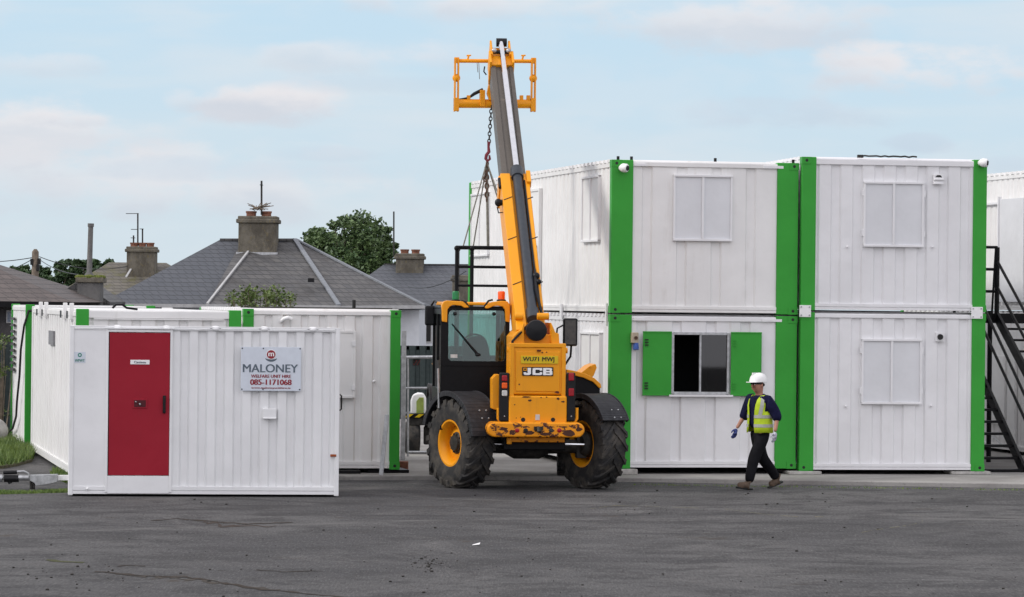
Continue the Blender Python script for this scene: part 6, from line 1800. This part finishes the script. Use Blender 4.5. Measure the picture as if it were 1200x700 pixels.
# boots
for ank, toe, heel in ((ankF, (0.55, 0.13, 0.075), (0.295, 0.11, 0.05)), (ankB, (-0.31, -0.12, 0.045), (-0.515, -0.11, 0.12))):
    A = Vector(ank); Tt = Vector(toe); He = Vector(heel); md_ = He.lerp(Tt, 0.45)+Vector((0, 0, 0.02))
    skin_obj('boot', [(tuple(He+Vector((0, 0, 0.02))), .050, .050), (tuple(md_), .052, .048), (tuple(Tt), .042, .050), (tuple(A+Vector((0, 0, 0.04))), .056, .056)], [(0, 1), (1, 2), (0, 3)], BOOT, man)
    d = (Tt-He).normalized(); m = MB(); u = Vector((0, 0.05, 0)); n_ = Vector((0, 0, 0.03))
    a_, b_ = He-d*0.045+Vector((0, 0, -0.05)), Tt+d*0.025+Vector((0, 0, -0.045))
    m.hexa([a_-u*0.8, a_+u*0.8, b_+u*0.7, b_-u*0.7, a_-u*0.8+n_, a_+u*0.8+n_, b_+u*0.7+n_, b_-u*0.7+n_]); m.build('boot_sole', INKB, man, bevel=0.01)
# gloved hands with five fingers
def hand(w, f, th, mat):
    w = Vector(w); d = Vector(f).normalized(); sdv = Vector(th).normalized(); nn = d.cross(sdv).normalized()
    nodes = [(tuple(w), .034, .030), (tuple(w+d*0.05), .040, .024), (tuple(w+d*0.09), .042, .022)]; e_ = [(0, 1), (1, 2)]
    for i, (o_, L_) in enumerate(((-0.032, 0.060), (-0.011, 0.078), (0.011, 0.084), (0.032, 0.074))):
        b = w+d*0.095+sdv*o_; k = len(nodes)
        nodes += [(tuple(b), .012, .012), (tuple(b+d*L_*0.5+nn*0.012), .0105, .0105), (tuple(b+d*L_*0.9+nn*0.035), .009, .009)]; e_ += [(2, k), (k, k+1), (k+1, k+2)]
    k = len(nodes); b = w+d*0.03+sdv*0.045
    nodes += [(tuple(b), .015, .015), (tuple(b+d*0.035+sdv*0.018+nn*0.01), .012, .012), (tuple(b+d*0.062+sdv*0.018+nn*0.02), .010, .010)]; e_ += [(1, k), (k, k+1), (k+1, k+2)]
    skin_obj('glove', nodes, e_, mat, man, 2, 1.0)
hand(wrL, (0.10, 0.02, -1), (1, 0, 0), GLOVE_W)
hand(wrR, (0.35, -0.02, -1), (1, 0, 0.3), GLOVE_B)
# vest: open-fronted shell of elliptical rings
def vest():
    m = MB(); rings = []
    lev = [(0.90, .178, .222, 0.35), (1.00, .172, .216, 0.28), (1.12, .166, .210, 0.26), (1.24, .166, .212, 0.30), (1.33, .166, .216, 0.36), (1.42, .150, .190, 0.50), (1.49, .105, .130, 0.80)]
    n = 34
    for z, rx_, ry_, gap in lev:
        ring = []
        for k in range(n+1):
            a = gap+(2*pi-2*gap)*k/n; ring.append(Vector((0.005+rx_*cos(a), ry_*sin(a), z+0.012*sin(5*a+z*9)*0.4)))
        rings.append(ring)
    return rings, n
rings, n = vest()
def zat(z, k):
    for i in range(len(rings)-1):
        if rings[i][k].z <= z <= rings[i+1][k].z or i == len(rings)-2:
            a, b = rings[i][k], rings[i+1][k]; f = max(0, min(1, (z-a.z)/(b.z-a.z))); return a.lerp(b, f)
m = MB(); base = 0
rings = [[Vector((p.x*1.08, p.y*1.07, p.z)) for p in r] for r in rings]
vs = [p for r in rings for p in r]; fs = []
for i in range(len(rings)-1):
    for k in range(n):
        q = rings[i][k]; ang = atan2(rings[i][k].y, rings[i][k].x-0.005)
        if i >= 3 and abs(abs(ang)-pi/2) < 0.42 and i < 5: continue      # arm holes
        fs.append((i*(n+1)+k, i*(n+1)+k+1, (i+1)*(n+1)+k+1, (i+1)*(n+1)+k))
m.add(vs, fs); v = m.build('hi_vis_vest', HIVIS, man); sd_ = v.modifiers.new('cloth', 'SOLIDIFY'); sd_.thickness = 0.008
m = MB()
for z0_, z1_ in ((0.985, 1.035), (1.13, 1.18)):
    m = MB()
    for k in range(n):
        a, b = zat(z0_, k), zat(z0_, k+1); c_, d_ = zat(z1_, k+1), zat(z1_, k)
        f = lambda p: Vector((0.005+(p.x-0.005)*1.03, p.y*1.03, p.z)); m.add([f(a), f(b), f(c_), f(d_)], [(0, 1, 2, 3)])
    m.build('reflective_band', REFL, v)
for s in (-1, 1):   # shoulder straps
    m = MB()
    for (zz0, zz1) in ((1.18, 1.24), (1.24, 1.33), (1.33, 1.42), (1.42, 1.48)):
        def pt(z, aa):
            for i in range(len(rings)-1):
                z0 = rings[i][n//2].z; z1 = rings[i+1][n//2].z
            lv = [(0.90, .178, .222), (1.00, .172, .216), (1.12, .166, .210), (1.24, .166, .212), (1.33, .166, .216), (1.42, .150, .190), (1.49, .105, .130)]
            for i in range(6):
                if lv[i][0] <= z <= lv[i+1][0]:
                    f = (z-lv[i][0])/(lv[i+1][0]-lv[i][0]); rx_ = lv[i][1]*(1-f)+lv[i+1][1]*f; ry_ = lv[i][2]*(1-f)+lv[i+1][2]*f; break
            return Vector((0.005+rx_*1.115*cos(aa), ry_*1.105*sin(aa), z))
        g0 = 0.62+0.25*(zz0-1.18)/0.3; g1 = 0.62+0.25*(zz1-1.18)/0.3
        m.add([pt(zz0, s*g0), pt(zz0, s*(g0+0.28)), pt(zz1, s*(g1+0.30)), pt(zz1, s*g1)], [(0, 1, 2, 3)])
    m.build('reflective_strap', REFL, v)
# helmet
m = MB(); hc = (0.06, 0, 1.70)
prof = [(0.128, -0.005), (0.135, 0.0), (0.133, 0.03), (0.122, 0.075), (0.095, 0.115), (0.055, 0.138), (0.002, 0.145)]
t_ = MB().lathe(prof, (0, 0, 0), 'z', 28); m.add([(hc[0]+x*1.12-0.01, y*0.95, hc[2]+z+0.02*x/0.13*-0.3) for x, y, z in t_.v], t_.f)
pk = [(0.06+0.10, -0.10), (0.06+0.17, -0.085), (0.06+0.205, -0.04), (0.06+0.21, 0), (0.06+0.205, 0.04), (0.06+0.17, 0.085), (0.06+0.10, 0.10)]
m.prism(pk, 'z', 1.690, 1.700); m.box(0.0, 0.17, -0.012, 0.012, 1.80, 1.845)
m.build('hard_hat', HATW, man)

for ob in list(COL.objects):
    if ob.type == 'EMPTY' and ob.parent is None and not kids(ob): bpy.data.objects.remove(ob)
